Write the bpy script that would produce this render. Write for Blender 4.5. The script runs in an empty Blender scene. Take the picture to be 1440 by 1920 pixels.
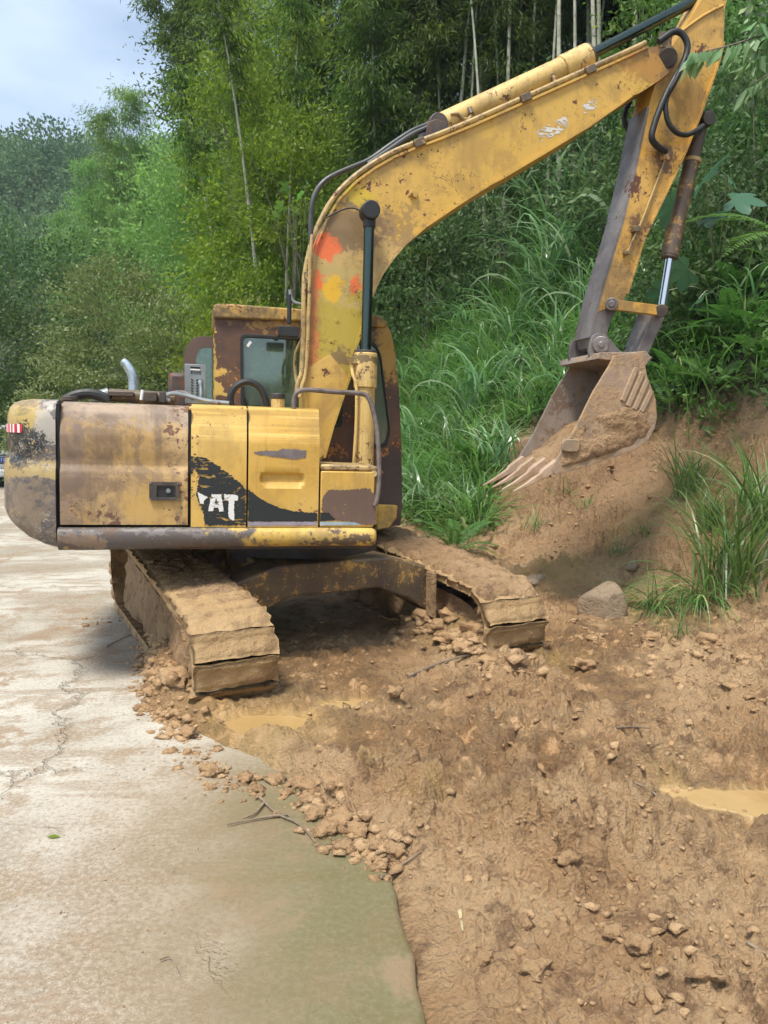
import bpy, bmesh, math, random
import numpy as np
from mathutils import Matrix, Vector

# ------------------------------------------------------------------ camera
scene = bpy.context.scene
CAM_H, PITCH, FPX = 1.65, math.radians(6.1), 1443.0      # metres, radians, focal length in px of the 1440x1920 frame
cam_data = bpy.data.cameras.new('camera'); cam = bpy.data.objects.new('camera', cam_data)
scene.collection.objects.link(cam); scene.camera = cam
cam_data.sensor_fit = 'VERTICAL'; cam_data.sensor_height = 36.0; cam_data.sensor_width = 27.0
cam_data.lens = 36.0 * FPX / 1920.0
cam_data.clip_start = 0.05; cam_data.clip_end = 3000
cam.location = (0, 0, CAM_H); cam.rotation_euler = (math.pi / 2 - PITCH, 0, 0)

# ------------------------------------------------------------------ sky, sun, exposure
SUN_EL, SUN_AZ = math.radians(65), math.radians(-150)     # azimuth from +Y towards +X: behind the camera, left
world = bpy.data.worlds.new('World'); scene.world = world; world.use_nodes = True
wn = world.node_tree; wn.nodes.clear()
w_out = wn.nodes.new('ShaderNodeOutputWorld'); w_bg = wn.nodes.new('ShaderNodeBackground')
w_sky = wn.nodes.new('ShaderNodeTexSky'); w_sky.sky_type = 'NISHITA'; w_sky.sun_disc = False
w_sky.sun_elevation = SUN_EL; w_sky.sun_rotation = SUN_AZ
w_sky.air_density = 1.0; w_sky.dust_density = 1.5; w_sky.ozone_density = 1.0
w_tc = wn.nodes.new('ShaderNodeTexCoord'); w_map = wn.nodes.new('ShaderNodeMapping')
w_map.inputs['Scale'].default_value = (1.0, 1.0, 2.6)
w_noise = wn.nodes.new('ShaderNodeTexNoise'); w_noise.inputs['Scale'].default_value = 1.9
w_noise.inputs['Detail'].default_value = 6; w_noise.inputs['Roughness'].default_value = 0.5
w_ramp = wn.nodes.new('ShaderNodeMapRange'); w_ramp.inputs['From Min'].default_value = 0.38; w_ramp.inputs['From Max'].default_value = 0.75
w_ramp.inputs['To Min'].default_value = 0.25; w_ramp.inputs['To Max'].default_value = 0.92
w_mix = wn.nodes.new('ShaderNodeMix'); w_mix.data_type = 'RGBA'
w_mix.inputs['B'].default_value = (6.9, 8.0, 9.2, 1)       # thin bright cloud veil, in the sky's own units
wn.links.new(w_tc.outputs['Generated'], w_map.inputs['Vector']); wn.links.new(w_map.outputs[0], w_noise.inputs['Vector'])
wn.links.new(w_noise.outputs['Fac'], w_ramp.inputs['Value']); wn.links.new(w_ramp.outputs[0], w_mix.inputs['Factor'])
wn.links.new(w_sky.outputs[0], w_mix.inputs['A']); wn.links.new(w_mix.outputs['Result'], w_bg.inputs['Color'])
w_bg.inputs['Strength'].default_value = 0.088
wn.links.new(w_bg.outputs[0], w_out.inputs['Surface'])

sun_data = bpy.data.lights.new('sun', 'SUN'); sun = bpy.data.objects.new('sun', sun_data)
scene.collection.objects.link(sun)
sun_data.energy = 2.4; sun_data.angle = math.radians(14); sun_data.color = (1.0, 0.94, 0.84)
sd = Vector((math.sin(SUN_AZ) * math.cos(SUN_EL), math.cos(SUN_AZ) * math.cos(SUN_EL), math.sin(SUN_EL)))
sun.rotation_euler = sd.to_track_quat('Z', 'Y').to_euler(); sun.location = sd * 60
vs = scene.view_settings; vs.view_transform = 'Standard'; vs.look = 'None'; vs.gamma = 1.0; vs.use_curve_mapping = False
vs.exposure = 1.05
scene.cycles.max_bounces = 5; scene.cycles.transparent_max_bounces = 16
scene.cycles.diffuse_bounces = 2; scene.cycles.glossy_bounces = 2; scene.cycles.transmission_bounces = 3
scene.cycles.volume_bounces = 0; scene.cycles.use_adaptive_sampling = True; scene.cycles.adaptive_threshold = 0.025

# ------------------------------------------------------------------ helpers: pixels, noise, meshes
rng = np.random.default_rng(7); random.seed(7)
CO = np.array([0, 0, CAM_H]); CF = np.array([0, math.cos(PITCH), -math.sin(PITCH)]); CU = np.array([0, math.sin(PITCH), math.cos(PITCH)])
def ray(px, py): return CF + np.array([(px - 720) / FPX, 0, 0]) + CU * (960 - py) / FPX
def gnd(px, py, z=0.0):
    d = ray(px, py); t = (z - CAM_H) / d[2]; return CO + t * d
def at_y(px, py, y):                                        # the point on the ray at forward distance y
    d = ray(px, py); return CO + d * (y / d[1])
# frame of the excavator's turned upper structure: u forward, v towards the far side, z up
PSI, TAU = math.radians(13), math.radians(1.7)
ROOT = np.array([-0.70, 6.22, 0.0])
EU = np.array([math.cos(PSI) * math.cos(TAU), math.sin(PSI) * math.cos(TAU), -math.sin(TAU)])
EV = np.array([-math.sin(PSI), math.cos(PSI), 0.0]); EZ = np.cross(EU, EV)
def L(px, py, v):
    d = ray(px, py); t = (v - (CO - ROOT) @ EV) / (d @ EV); p = CO + t * d - ROOT
    return (float(p @ EU), float(p @ EZ))
def LL(pts, v): return [L(x, y, v) for x, y in pts]
def L3(px, py, v): u, z = L(px, py, v); return (u, v, z)

def _hash(ix, iy, iz, seed):
    n = (ix.astype(np.int64) * 374761393 + iy.astype(np.int64) * 668265263 + iz.astype(np.int64) * 2147483647 + seed * 974711) & 0x7fffffff
    n = ((n ^ (n >> 13)) * 1274126177) & 0x7fffffff
    n = ((n ^ (n >> 16)) * 668265263) & 0x7fffffff
    return ((n ^ (n >> 15)) & 0xffff) / 65535.0
def vnoise(x, y, z=None, seed=0):
    if z is None: z = np.zeros_like(x)
    ix, iy, iz = np.floor(x), np.floor(y), np.floor(z)
    fx, fy, fz = x - ix, y - iy, z - iz
    fx = fx * fx * (3 - 2 * fx); fy = fy * fy * (3 - 2 * fy); fz = fz * fz * (3 - 2 * fz)
    r = 0
    for dx in (0, 1):
        for dy in (0, 1):
            for dz in (0, 1):
                w = (fx if dx else 1 - fx) * (fy if dy else 1 - fy) * (fz if dz else 1 - fz)
                r = r + w * _hash(ix + dx, iy + dy, iz + dz, seed)
    return r * 2 - 1
def fbm(x, y, z=None, octaves=4, seed=0, gain=0.5):
    x = np.asarray(x, float); y = np.asarray(y, float)
    a, s, tot = 1.0, 0.0, 0.0
    f = 1.0
    for o in range(octaves):
        s = s + a * vnoise(x * f + 17.3 * o, y * f - 9.1 * o, None if z is None else np.asarray(z, float) * f + 3.7 * o, seed + o)
        tot += a; a *= gain; f *= 2.03
    return s / tot
def sstep(a, b, x):
    t = np.clip((np.asarray(x, float) - a) / (b - a), 0, 1); return t * t * (3 - 2 * t)

def worley(x, y, seed=0):
    """distance to the nearest of one random point per unit cell"""
    ix, iy = np.floor(x), np.floor(y); best = np.full(x.shape, 9.0); z0 = np.zeros_like(x)
    for dx in (-1, 0, 1):
        for dy in (-1, 0, 1):
            cx, cy = ix + dx, iy + dy; d = np.hypot(cx + _hash(cx, cy, z0, seed) - x, cy + _hash(cx, cy, z0, seed + 7) - y); best = np.minimum(best, d)
    return best
COL = scene.collection
def link(o, parent=None):
    COL.objects.link(o)
    if parent is not None: o.parent = parent
    return o
def np_mesh(name, verts, faces, mats=None, smooth=False, tint=None, attrs=None):
    """verts (N,3), faces (M,k) with k 3 or 4, or a list of such arrays"""
    me = bpy.data.meshes.new(name)
    verts = np.asarray(verts, np.float32)
    fl = faces if isinstance(faces, list) else [faces]
    fl = [np.asarray(f, np.int32) for f in fl if len(f)]
    me.vertices.add(len(verts)); me.vertices.foreach_set('co', verts.ravel())
    li = np.concatenate([f.ravel() for f in fl]); tot = np.concatenate([np.full(len(f), f.shape[1], np.int32) for f in fl])
    st = np.concatenate([[0], np.cumsum(tot)[:-1]]).astype(np.int32)
    me.loops.add(len(li)); me.loops.foreach_set('vertex_index', li)
    me.polygons.add(len(tot)); me.polygons.foreach_set('loop_start', st); me.polygons.foreach_set('loop_total', tot)
    if smooth: me.polygons.foreach_set('use_smooth', np.ones(len(tot), bool))
    if tint is not None:
        a = me.attributes.new('tint', 'FLOAT', 'POINT'); a.data.foreach_set('value', np.asarray(tint, np.float32))
    for k, val in (attrs or {}).items():
        a = me.attributes.new(k, 'FLOAT', 'POINT'); a.data.foreach_set('value', np.asarray(val, np.float32))
    me.update(calc_edges=True); me.validate()
    for m in (mats if isinstance(mats, (list, tuple)) else [mats]):
        if m is not None: me.materials.append(m)
    return me
def obj(name, me, parent=None, loc=None, rot=None, mat4=None):
    o = bpy.data.objects.new(name, me); link(o, parent)
    if mat4 is not None: o.matrix_local = mat4
    if loc is not None: o.location = loc
    if rot is not None: o.rotation_euler = rot
    return o
def tag(o, label, cat, group=None):
    o['label'] = label; o['category'] = cat
    if group: o['group'] = group
    return o
def struct(o): o['kind'] = 'structure'; return o
def stuff(o, label, cat):
    o['kind'] = 'stuff'; o['label'] = label; o['category'] = cat; return o
def empty(name, loc=(0, 0, 0), rz=0.0):
    o = bpy.data.objects.new(name, None); COL.objects.link(o); o.location = loc; o.rotation_euler = (0, 0, rz)
    o.empty_display_size = 0.2; return o
def copy_tree(o, parent=None):
    c = o.copy(); COL.objects.link(c); c.parent = parent
    for ch in list(o.children): copy_tree(ch, c)
    return c

class MB:
    """collects polygons, builds ONE mesh object"""
    def __init__(s): s.v = []; s.f = []
    def add(s, verts, faces):
        b = len(s.v); s.v += [tuple(map(float, p)) for p in verts]; s.f += [tuple(i + b for i in f) for f in faces]; return s
    def box(s, c, size, R=None):
        h = [d / 2 for d in size]; vs_ = [Vector((x * h[0], y * h[1], z * h[2])) for x in (-1, 1) for y in (-1, 1) for z in (-1, 1)]
        if R is not None: vs_ = [R @ p for p in vs_]
        return s.add([p + Vector(c) for p in vs_], [(0, 1, 3, 2), (4, 6, 7, 5), (0, 4, 5, 1), (2, 3, 7, 6), (0, 2, 6, 4), (1, 5, 7, 3)])
    def prism(s, poly, v0, v1, poly2=None):
        """poly in (u,z), pulled along v from v0 to v1"""
        q = poly2 or poly; n = len(poly)
        ar = sum(poly[i][0] * poly[(i + 1) % n][1] - poly[(i + 1) % n][0] * poly[i][1] for i in range(n))
        vv = [(u, v0, z) for u, z in poly] + [(u, v1, z) for u, z in q]
        idx = list(range(n)); f = [tuple(idx), tuple(n + i for i in reversed(idx))] + [(i, n + i, n + (i + 1) % n, (i + 1) % n) for i in range(n)]
        if (ar < 0) ^ (v1 < v0): f = [tuple(reversed(t)) for t in f]
        return s.add(vv, f)
    def cyl(s, p0, p1, r0, r1=None, n=20, caps=True):
        r1 = r0 if r1 is None else r1
        p0, p1 = Vector(p0), Vector(p1); d = (p1 - p0).normalized(); a = d.orthogonal().normalized(); b = d.cross(a)
        vv = []
        for p, r in ((p0, r0), (p1, r1)):
            for i in range(n): t = 2 * math.pi * i / n; vv.append(p + (a * math.cos(t) + b * math.sin(t)) * r)
        f = [(i, (i + 1) % n, n + (i + 1) % n, n + i) for i in range(n)]
        if caps: f += [tuple(reversed(range(n))), tuple(range(n, 2 * n))]
        return s.add(vv, f)
    def tube(s, pts, r, n=10, sub=4, caps=True, rads=None):
        P = [Vector(p) for p in pts]
        if sub > 1 and len(P) > 2:
            Q = []; R = []
            for i in range(len(P) - 1):
                a, b, c, d = P[max(i - 1, 0)], P[i], P[i + 1], P[min(i + 2, len(P) - 1)]
                for k in range(sub):
                    t = k / sub
                    Q.append(0.5 * ((2 * b) + (c - a) * t + (2 * a - 5 * b + 4 * c - d) * t * t + (3 * b - a - 3 * c + d) * t ** 3))
                    if rads: R.append(rads[i] * (1 - t) + rads[i + 1] * t)
            Q.append(P[-1]); P = Q
            if rads: R.append(rads[-1]); rads = R
        up = None; vv = []; m = len(P)
        for i, p in enumerate(P):
            d = (P[min(i + 1, m - 1)] - P[max(i - 1, 0)]).normalized()
            if up is None: up = d.orthogonal().normalized()
            up = (up - d * up.dot(d)).normalized(); w = d.cross(up); rr = rads[i] if rads else r
            for k in range(n): t = 2 * math.pi * k / n; vv.append(p + (up * math.cos(t) + w * math.sin(t)) * rr)
        f = [(i * n + k, i * n + (k + 1) % n, (i + 1) * n + (k + 1) % n, (i + 1) * n + k) for i in range(m - 1) for k in range(n)]
        if caps: f += [tuple(reversed(range(n))), tuple((m - 1) * n + k for k in range(n))]
        return s.add(vv, f)
    def build(s, name, m, parent=None, mat4=None, bevel=0.0, smooth=True, seg=2, ang=35):
        me = bpy.data.meshes.new(name); me.from_pydata(s.v, [], s.f); me.validate(); me.update()
        if m is not None: me.materials.append(m)
        if smooth:
            for p in me.polygons: p.use_smooth = True
            me.set_sharp_from_angle(angle=math.radians(ang))
        o = obj(name, me, parent, mat4=mat4)
        if bevel > 0:
            b = o.modifiers.new('bevel', 'BEVEL'); b.width = bevel; b.segments = seg; b.limit_method = 'ANGLE'; b.angle_limit = math.radians(30)
            b.harden_normals = False
        return o
def plate(outer, holes, v0, v1):
    """flat plate in the (u,z) plane with holes, thickness v0..v1 -> MB"""
    bm = bmesh.new()
    def loop(poly):
        vv = [bm.verts.new((u, v0, z)) for u, z in poly]
        return [bm.edges.new((vv[i], vv[(i + 1) % len(vv)])) for i in range(len(vv))]
    es = loop(outer)
    for h in holes: es += loop(h)
    bmesh.ops.triangle_fill(bm, use_beauty=True, use_dissolve=False, edges=es)
    bmesh.ops.recalc_face_normals(bm, faces=bm.faces[:])
    r = bmesh.ops.extrude_face_region(bm, geom=bm.faces[:])
    for e in r['geom']:
        if isinstance(e, bmesh.types.BMVert): e.co.y = v1
    bmesh.ops.recalc_face_normals(bm, faces=bm.faces[:])
    bm.verts.ensure_lookup_table(); mb = MB()
    for i, v in enumerate(bm.verts): v.index = i
    mb.add([v.co[:] for v in bm.verts], [[v.index for v in f.verts] for f in bm.faces]); bm.free()
    return mb
def rrect(u0, z0, u1, z1, r, n=5):
    out = []
    for cx, cz, a0 in ((u1 - r, z1 - r, 0), (u0 + r, z1 - r, 90), (u0 + r, z0 + r, 180), (u1 - r, z0 + r, 270)):
        for k in range(n + 1):
            a = math.radians(a0 + 90 * k / n); out.append((cx + r * math.cos(a), cz + r * math.sin(a)))
    return out
def round_poly(poly, r, n=4):
    """rounds the corners of a polygon by radius-like distance r (a number or one per corner)"""
    out = []; m = len(poly)
    for i in range(m):
        p0, p1, p2 = Vector(poly[i - 1]), Vector(poly[i]), Vector(poly[(i + 1) % m]); ri = r[i] if isinstance(r, (list, tuple)) else r
        a, b = p0 - p1, p2 - p1; k = min(ri, a.length * .45, b.length * .45)
        if k < 1e-4: out.append(tuple(p1)); continue
        s, e = p1 + a.normalized() * k, p1 + b.normalized() * k
        for j in range(n + 1):
            t = j / n; out.append(tuple(s * (1 - t) ** 2 + p1 * 2 * t * (1 - t) + e * t * t))
    return out
def ragged(poly, step=0.012, amp=0.006, seed=0):
    out = []; rr = np.random.default_rng(seed)
    for i in range(len(poly)):
        a, b = np.array(poly[i]), np.array(poly[(i + 1) % len(poly)]); d = b - a; l = np.hypot(*d); n = max(1, int(l / step)); nn = np.array([-d[1], d[0]]) / max(l, 1e-6)
        for k in range(n): out.append(tuple(a + d * k / n + nn * rr.normal(0, amp) * (1 if k else .4)))
    return out
# ------------------------------------------------------------------ materials
class NB:
    def __init__(s, name):
        s.m = bpy.data.materials.new(name); s.m.use_nodes = True; s.nt = s.m.node_tree; s.nt.nodes.clear()
        s.out = s.nt.nodes.new('ShaderNodeOutputMaterial')
    def n(s, t, **kw):
        nd = s.nt.nodes.new('ShaderNode' + t)
        for k, v in kw.items():
            if hasattr(nd, k): setattr(nd, k, v)
        return nd
    def put(s, sock, v):
        if hasattr(v, 'is_linked') or isinstance(v, bpy.types.NodeSocket): s.nt.links.new(v, sock)
        else:
            if isinstance(v, (tuple, list)) and len(v) == 3 and sock.type == 'RGBA': v = (*v, 1)
            sock.default_value = v
    def coord(s, which='Object', scale=None):
        c = s.n('TexCoord').outputs[which]
        if scale is None: return c
        m = s.n('Mapping'); s.put(m.inputs['Scale'], scale); s.put(m.inputs['Vector'], c); return m.outputs[0]
    def noise(s, vec, scale, detail=4, rough=.55, dist=0.0, col=False):
        t = s.n('TexNoise'); s.put(t.inputs['Vector'], vec); t.inputs['Scale'].default_value = scale; t.inputs['Detail'].default_value = detail
        t.inputs['Roughness'].default_value = rough; t.inputs['Distortion'].default_value = dist
        return t.outputs['Color' if col else 'Fac']
    def voro(s, vec, scale, feature='F1', out='Distance', rand=1.0):
        t = s.n('TexVoronoi'); t.feature = feature; s.put(t.inputs['Vector'], vec); t.inputs['Scale'].default_value = scale; t.inputs['Randomness'].default_value = rand
        return t.outputs[out]
    def rng(s, v, a, b, c=0.0, d=1.0, smooth=True):
        t = s.n('MapRange'); t.interpolation_type = 'SMOOTHSTEP' if smooth else 'LINEAR'
        s.put(t.inputs['Value'], v)
        for k, x in (('From Min', a), ('From Max', b), ('To Min', c), ('To Max', d)): t.inputs[k].default_value = x
        return t.outputs[0]
    def math(s, op, a, b=0.0):
        t = s.n('Math'); t.operation = op; s.put(t.inputs[0], a); s.put(t.inputs[1], b); return t.outputs[0]
    def mix(s, f, a, b, blend='MIX'):
        t = s.n('Mix'); t.data_type = 'RGBA'; t.blend_type = blend
        s.put(t.inputs['Factor'], f); s.put(t.inputs['A'], a); s.put(t.inputs['B'], b); return t.outputs['Result']
    def attr(s, name):
        t = s.n('Attribute'); t.attribute_name = name; return t.outputs['Fac']
    def warp(s, vec, scale, amt):
        w = s.n('VectorMath'); w.operation = 'SUBTRACT'; s.put(w.inputs[0], s.noise(vec, scale, 4, .6, 0, True)); w.inputs[1].default_value = (.5, .5, .5)
        k = s.n('VectorMath'); k.operation = 'SCALE'; s.put(k.inputs[0], w.outputs[0]); k.inputs['Scale'].default_value = amt
        a = s.n('VectorMath'); a.operation = 'ADD'; s.put(a.inputs[0], vec); s.put(a.inputs[1], k.outputs[0]); return a.outputs[0]
    def blob(s, vec, c, r, soft=.5, nz=None, amp=.5):
        """1 inside an ellipsoid of radii r round c, falling off with noise"""
        sb = s.n('VectorMath'); sb.operation = 'SUBTRACT'; s.put(sb.inputs[0], vec); sb.inputs[1].default_value = c
        dv = s.n('VectorMath'); dv.operation = 'DIVIDE'; s.put(dv.inputs[0], sb.outputs[0]); dv.inputs[1].default_value = r
        ln = s.n('VectorMath'); ln.operation = 'LENGTH'; s.put(ln.inputs[0], dv.outputs[0]); d = ln.outputs['Value']
        if nz is not None: d = s.math('ADD', d, s.math('MULTIPLY', s.math('SUBTRACT', nz, 0.5), amp * 2))
        return s.rng(d, 1 + soft * .5, 1 - soft * .5)
    def bump(s, h, strength=.3, dist=.01, normal=None):
        t = s.n('Bump'); t.inputs['Strength'].default_value = strength; t.inputs['Distance'].default_value = dist; s.put(t.inputs['Height'], h)
        if normal is not None: s.put(t.inputs['Normal'], normal)
        return t.outputs[0]
    def bsdf(s, col, rough=.6, metal=0.0, normal=None, spec=None, out=True, **kw):
        p = s.n('BsdfPrincipled'); s.put(p.inputs['Base Color'], col); s.put(p.inputs['Roughness'], rough); s.put(p.inputs['Metallic'], metal)
        if normal is not None: s.put(p.inputs['Normal'], normal)
        if spec is not None: s.put(p.inputs['Specular IOR Level'], spec)
        for k, v in kw.items(): s.put(p.inputs[k.replace('_', ' ')], v)
        if out: s.nt.links.new(p.outputs[0], s.out.inputs['Surface'])
        return p
SEP = lambda b, v: b.nt.nodes.new('ShaderNodeSeparateXYZ')

def worn(name, c1, c2, dirt=(.12, .075, .045), dirt_amt=.35, rust=(.085, .035, .022), rust_amt=.3, rough=.5, scale=1.0, patches=(), streak=.3, mud=None, mud_amt=0.0, bump=.25, metal=0.0, speck=.5, scr=None, hstreak=None):
    """old painted steel: faded paint, dirt, chips to rust, patches of other paint at places in object space"""
    b = NB(name); P = b.coord('Object')
    n1 = b.noise(P, 1.6 * scale, 5, .6); n2 = b.noise(P, 7 * scale, 6, .65); n3 = b.noise(P, 38 * scale, 4, .6)
    col = b.mix(b.rng(n1, .35, .68), c1, c2)
    col = b.mix(b.math('MULTIPLY', b.rng(n3, .5, .8), .18), col, (c1[0] * .6, c1[1] * .55, c1[2] * .5))
    if streak > 0:
        ms = b.n('Mapping'); ms.inputs['Scale'].default_value = (14 * scale, 14 * scale, 1.1 * scale); b.put(ms.inputs['Vector'], P)
        st = b.noise(ms.outputs[0], 1.0, 5, .65)
        col = b.mix(b.math('MULTIPLY', b.rng(st, .52, .62), streak), col, dirt)
    PW = b.warp(P, 7.0, .22) if patches else P
    nq = b.math('ADD', b.math('MULTIPLY', n2, .6), b.math('MULTIPLY', b.noise(P, 30, 5, .65), .4)) if patches else n2
    if hstreak:
        hz = b.n('SeparateXYZ'); b.put(hz.inputs[0], P); hm = b.rng(hz.outputs['Z'], hstreak[1] - .02, hstreak[1] + .01); hstreak = hstreak[0]
        mh = b.n('Mapping'); mh.inputs['Scale'].default_value = (1.1, 8, 42); b.put(mh.inputs['Vector'], P); hn = b.noise(mh.outputs[0], 1.0, 5, .65)
        col = b.mix(b.math('MULTIPLY', hm, b.math('MULTIPLY', b.rng(hn, .52, .62), hstreak)), col, tuple(min(1, x * .72) for x in c1)); col = b.mix(b.math('MULTIPLY', hm, b.math('MULTIPLY', b.rng(hn, .46, .38), hstreak)), col, tuple(min(1, x * 1.25 + .03) for x in c2))
    for q in patches:
        c, r, pc, soft, amp = q[:5]; st = q[5] if len(q) > 5 else 1.0
        f = b.blob(PW, c, r, soft * .6, nq, amp * 2.4)
        if st < 1: f = b.math('MULTIPLY', f, st)
        col = b.mix(f, col, pc)
    # chips: sparse, clustered where the large noise is high
    chips = b.rng(b.math('ADD', b.math('ADD', b.math('MULTIPLY', n2, .7), b.math('MULTIPLY', n1, .45)), b.math('MULTIPLY', b.math('SUBTRACT', n3, .5), .42)), .725 - rust_amt * .24, .742 - rust_amt * .24)
    rustc = b.mix(n3, rust, (rust[0] * 2.1, rust[1] * 1.7, rust[2] * 1.3))
    col = b.mix(chips, col, rustc)
    if speck > 0:
        vd = b.voro(P, 26 * scale); sp = b.math('MULTIPLY', b.rng(vd, .16, .05), b.rng(b.noise(P, 3.1 * scale, 3), .5, .62))
        col = b.mix(b.math('MULTIPLY', sp, speck), col, (.05, .03, .02))
    if scr is not None:
        sn = b.noise(P, 8 * scale, 3, .6, 1.2); ln_ = b.math('MULTIPLY', b.rng(b.math('ABSOLUTE', b.math('SUBTRACT', sn, .5)), .012, .004), b.rng(b.noise(P, 2.9 * scale, 3), .50, .58))
        col = b.mix(b.math('MULTIPLY', ln_, scr[1]), col, scr[0])
    dm = b.math('MULTIPLY', b.rng(b.noise(P, 2.7 * scale, 9, .74, .4), .47, .60), dirt_amt)
    col = b.mix(dm, col, dirt)
    rgh = b.rng(n2, .3, .8, rough - .1, rough + .2)
    if mud is not None:
        mm = b.math('MULTIPLY', b.rng(b.noise(P, 3.6 * scale, 8, .72), .62 - mud_amt * .35, .70 - mud_amt * .3), 1.0)
        col = b.mix(mm, col, mud); rgh = b.mix(mm, rgh, (.85, .85, .85))
        hb = b.math('ADD', b.math('MULTIPLY', mm, .6), b.math('MULTIPLY', n3, .5))
    else: hb = b.math('SUBTRACT', b.math('MULTIPLY', n3, .35), b.math('MULTIPLY', chips, .5))
    b.bsdf(col, rgh, metal, b.bump(hb, bump, .006))
    return b.m
def plain(name, col, rough=.6, metal=0.0, var=.25, scale=12, bump=.1):
    b = NB(name); P = b.coord('Object'); n = b.noise(P, scale, 5, .6)
    c = b.mix(b.rng(n, .3, .7), tuple(x * (1 - var) for x in col), tuple(x * (1 + var) for x in col))
    b.bsdf(c, b.rng(n, .3, .7, rough - .08, rough + .1), metal, b.bump(n, bump, .004)); return b.m
def leafmat(name, c1, c2, c3=None, trans=.35, rough=.45, spec=.35):
    b = NB(name); t = b.attr('tint'); oi = b.n('ObjectInfo').outputs['Random']
    col = b.mix(b.rng(t, 0, 1, 0, 1, False), c1, c2)
    if c3 is not None: col = b.mix(b.rng(t, .86, .95), col, c3)
    hs = b.n('HueSaturation'); b.put(hs.inputs['Value'], b.rng(oi, 0, 1, .82, 1.16, False)); b.put(hs.inputs['Hue'], b.rng(oi, 0, 1, .49, .512, False)); b.put(hs.inputs['Color'], col); col = hs.outputs[0]
    p = b.bsdf(col, rough, 0, None, spec, out=False)
    tr = b.n('BsdfTranslucent'); hs2 = b.n('HueSaturation'); hs2.inputs['Value'].default_value = 1.5; hs2.inputs['Saturation'].default_value = 1.1; b.put(hs2.inputs['Color'], col); b.put(tr.inputs['Color'], hs2.outputs[0])
    mx = b.n('MixShader'); mx.inputs[0].default_value = trans; b.nt.links.new(p.outputs[0], mx.inputs[1]); b.nt.links.new(tr.outputs[0], mx.inputs[2])
    b.nt.links.new(mx.outputs[0], b.out.inputs['Surface']); return b.m

YEL, YEL2 = (.60, .37, .066), (.68, .45, .11)
MUDC = (.36, .215, .115)
# patches on the boom are given where they sit (object space = upper structure frame)
def bp(px, py, v=-.3): return L3(px, py, v)
ORG = (.78, .16, .045)
M = {}
M['boom'] = worn('boom_paint', YEL, (.62, .38, .08), dirt_amt=.3, rust_amt=.05, rough=.5, streak=.1, scr=((.07, .04, .02), .8), patches=[
    (bp(640, 620), (.34, 2, .55), (.42, .33, .045), .5, .35, .85),
    (bp(672, 480), (.50, 2, .33), (.50, .36, .17), .6, .8, .6),
    (bp(660, 425), (.26, 2, .2), (.17, .11, .06), .8, 1.0, .75),
    (bp(612, 462), (.11, 2, .10), ORG, .5, .5, .95),
    (bp(598, 527), (.04, 2, .07), ORG, .6, .5, .9),
    (bp(668, 537), (.06, 2, .08), ORG, .6, .4, .9),
    (bp(586, 650), (.035, 2, .55), (.62, .20, .06), .6, .4, .8),
    (bp(622, 540), (.075, 2, .075), (.72, .42, .02), .6, .6, .9),
    (bp(676, 362), (.10, 2, .07), (.62, .44, .03), .6, .5, .8),
    (bp(733, 430), (.20, 2, .16), (.22, .13, .06), .9, 1.6, .55),
    (bp(640, 665), (.09, 2, .05), (.20, .12, .06), .7, 1.4, .8),
    (bp(1240, 120, -.25), (.36, 2, .22), (.20, .10, .04), .8, 1.0, .85),
    (bp(1195, 128, -.25), (.18, 2, .12), (.55, .27, .04), .9, 1.6, .6),
    (bp(600, 830), (.25, 2, .3), (.55, .38, .09), .8, .5, .6)])
M['stick'] = worn('stick_paint', (.56, .31, .055), (.62, .37, .09), dirt_amt=.45, rust_amt=.22, rough=.5, streak=.25, scr=((.06, .035, .02), .8), patches=[
    (bp(1248, 300, -.24), (.10, 2, .12), (.10, .04, .025), .8, 1.0, .85), (bp(1192, 425, -.24), (.06, 2, .08), (.12, .05, .03), .8, 1.0, .85),
    (bp(1150, 530, -.24), (.2, 2, .25), (.34, .22, .08), .9, 1.2, .7)])
M['bare'] = worn('bare_steel', (.17, .15, .15), (.30, .27, .25), dirt=(.10, .08, .07), dirt_amt=.5, rust=(.09, .06, .05), rust_amt=.16, rough=.42, metal=.35, streak=.2, bump=.2)
M['panel'] = worn('panel_paint', (.60, .36, .07), (.66, .43, .115), dirt_amt=.2, rust_amt=.02, rough=.42, streak=.14, bump=.1, speck=.6, hstreak=(.6, L(470, 826, -1.2)[1]))
M['plate'] = worn('plate_paint', (.58, .35, .07), (.64, .41, .11), dirt_amt=.3, rust_amt=.06, rough=.5, streak=.15)
M['door'] = worn('engine_door_paint', (.42, .265, .095), (.50, .34, .165), dirt=(.15, .10, .07), dirt_amt=.7, rust=(.10, .055, .04), rust_amt=.24, rough=.65, streak=.4, bump=.5, scr=((.12, .07, .05), .7), patches=[
    (L3(230, 765, -1.2), (.7, 2, .10), (.36, .28, .22), .9, .9, .75), (L3(330, 950, -1.2), (.3, 2, .16), (.58, .36, .10), .9, .9, .6), (L3(122, 900, -1.2), (.09, 2, .6), (.22, .16, .13), .9, .8, .7)])
M['cw'] = worn('counterweight_paint', (.105, .092, .09), (.19, .165, .155), dirt=(.08, .07, .068), dirt_amt=.6, rust=(.26, .20, .11), rust_amt=.30, rough=.5, scale=1.7, streak=.5, scr=((.50, .46, .40), .8), patches=[
    (L3(36, 778, -1.15), (.13, 2, .16), (.46, .33, .10), .25, .5, .95), (L3(40, 878, -1.15), (.30, 2, .05), (.40, .29, .10), .5, .6, .9), (L3(84, 800, -1.2), (.06, 2, .14), (.45, .41, .34), .5, 1.8, .8),
    (L3(30, 835, -1.15), (.17, 2, .11), (.018, .022, .022), .25, .9, .95), (L3(40, 960, -1.15), (.16, 2, .30), (.34, .24, .13), .9, 1.6, .45)])
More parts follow.
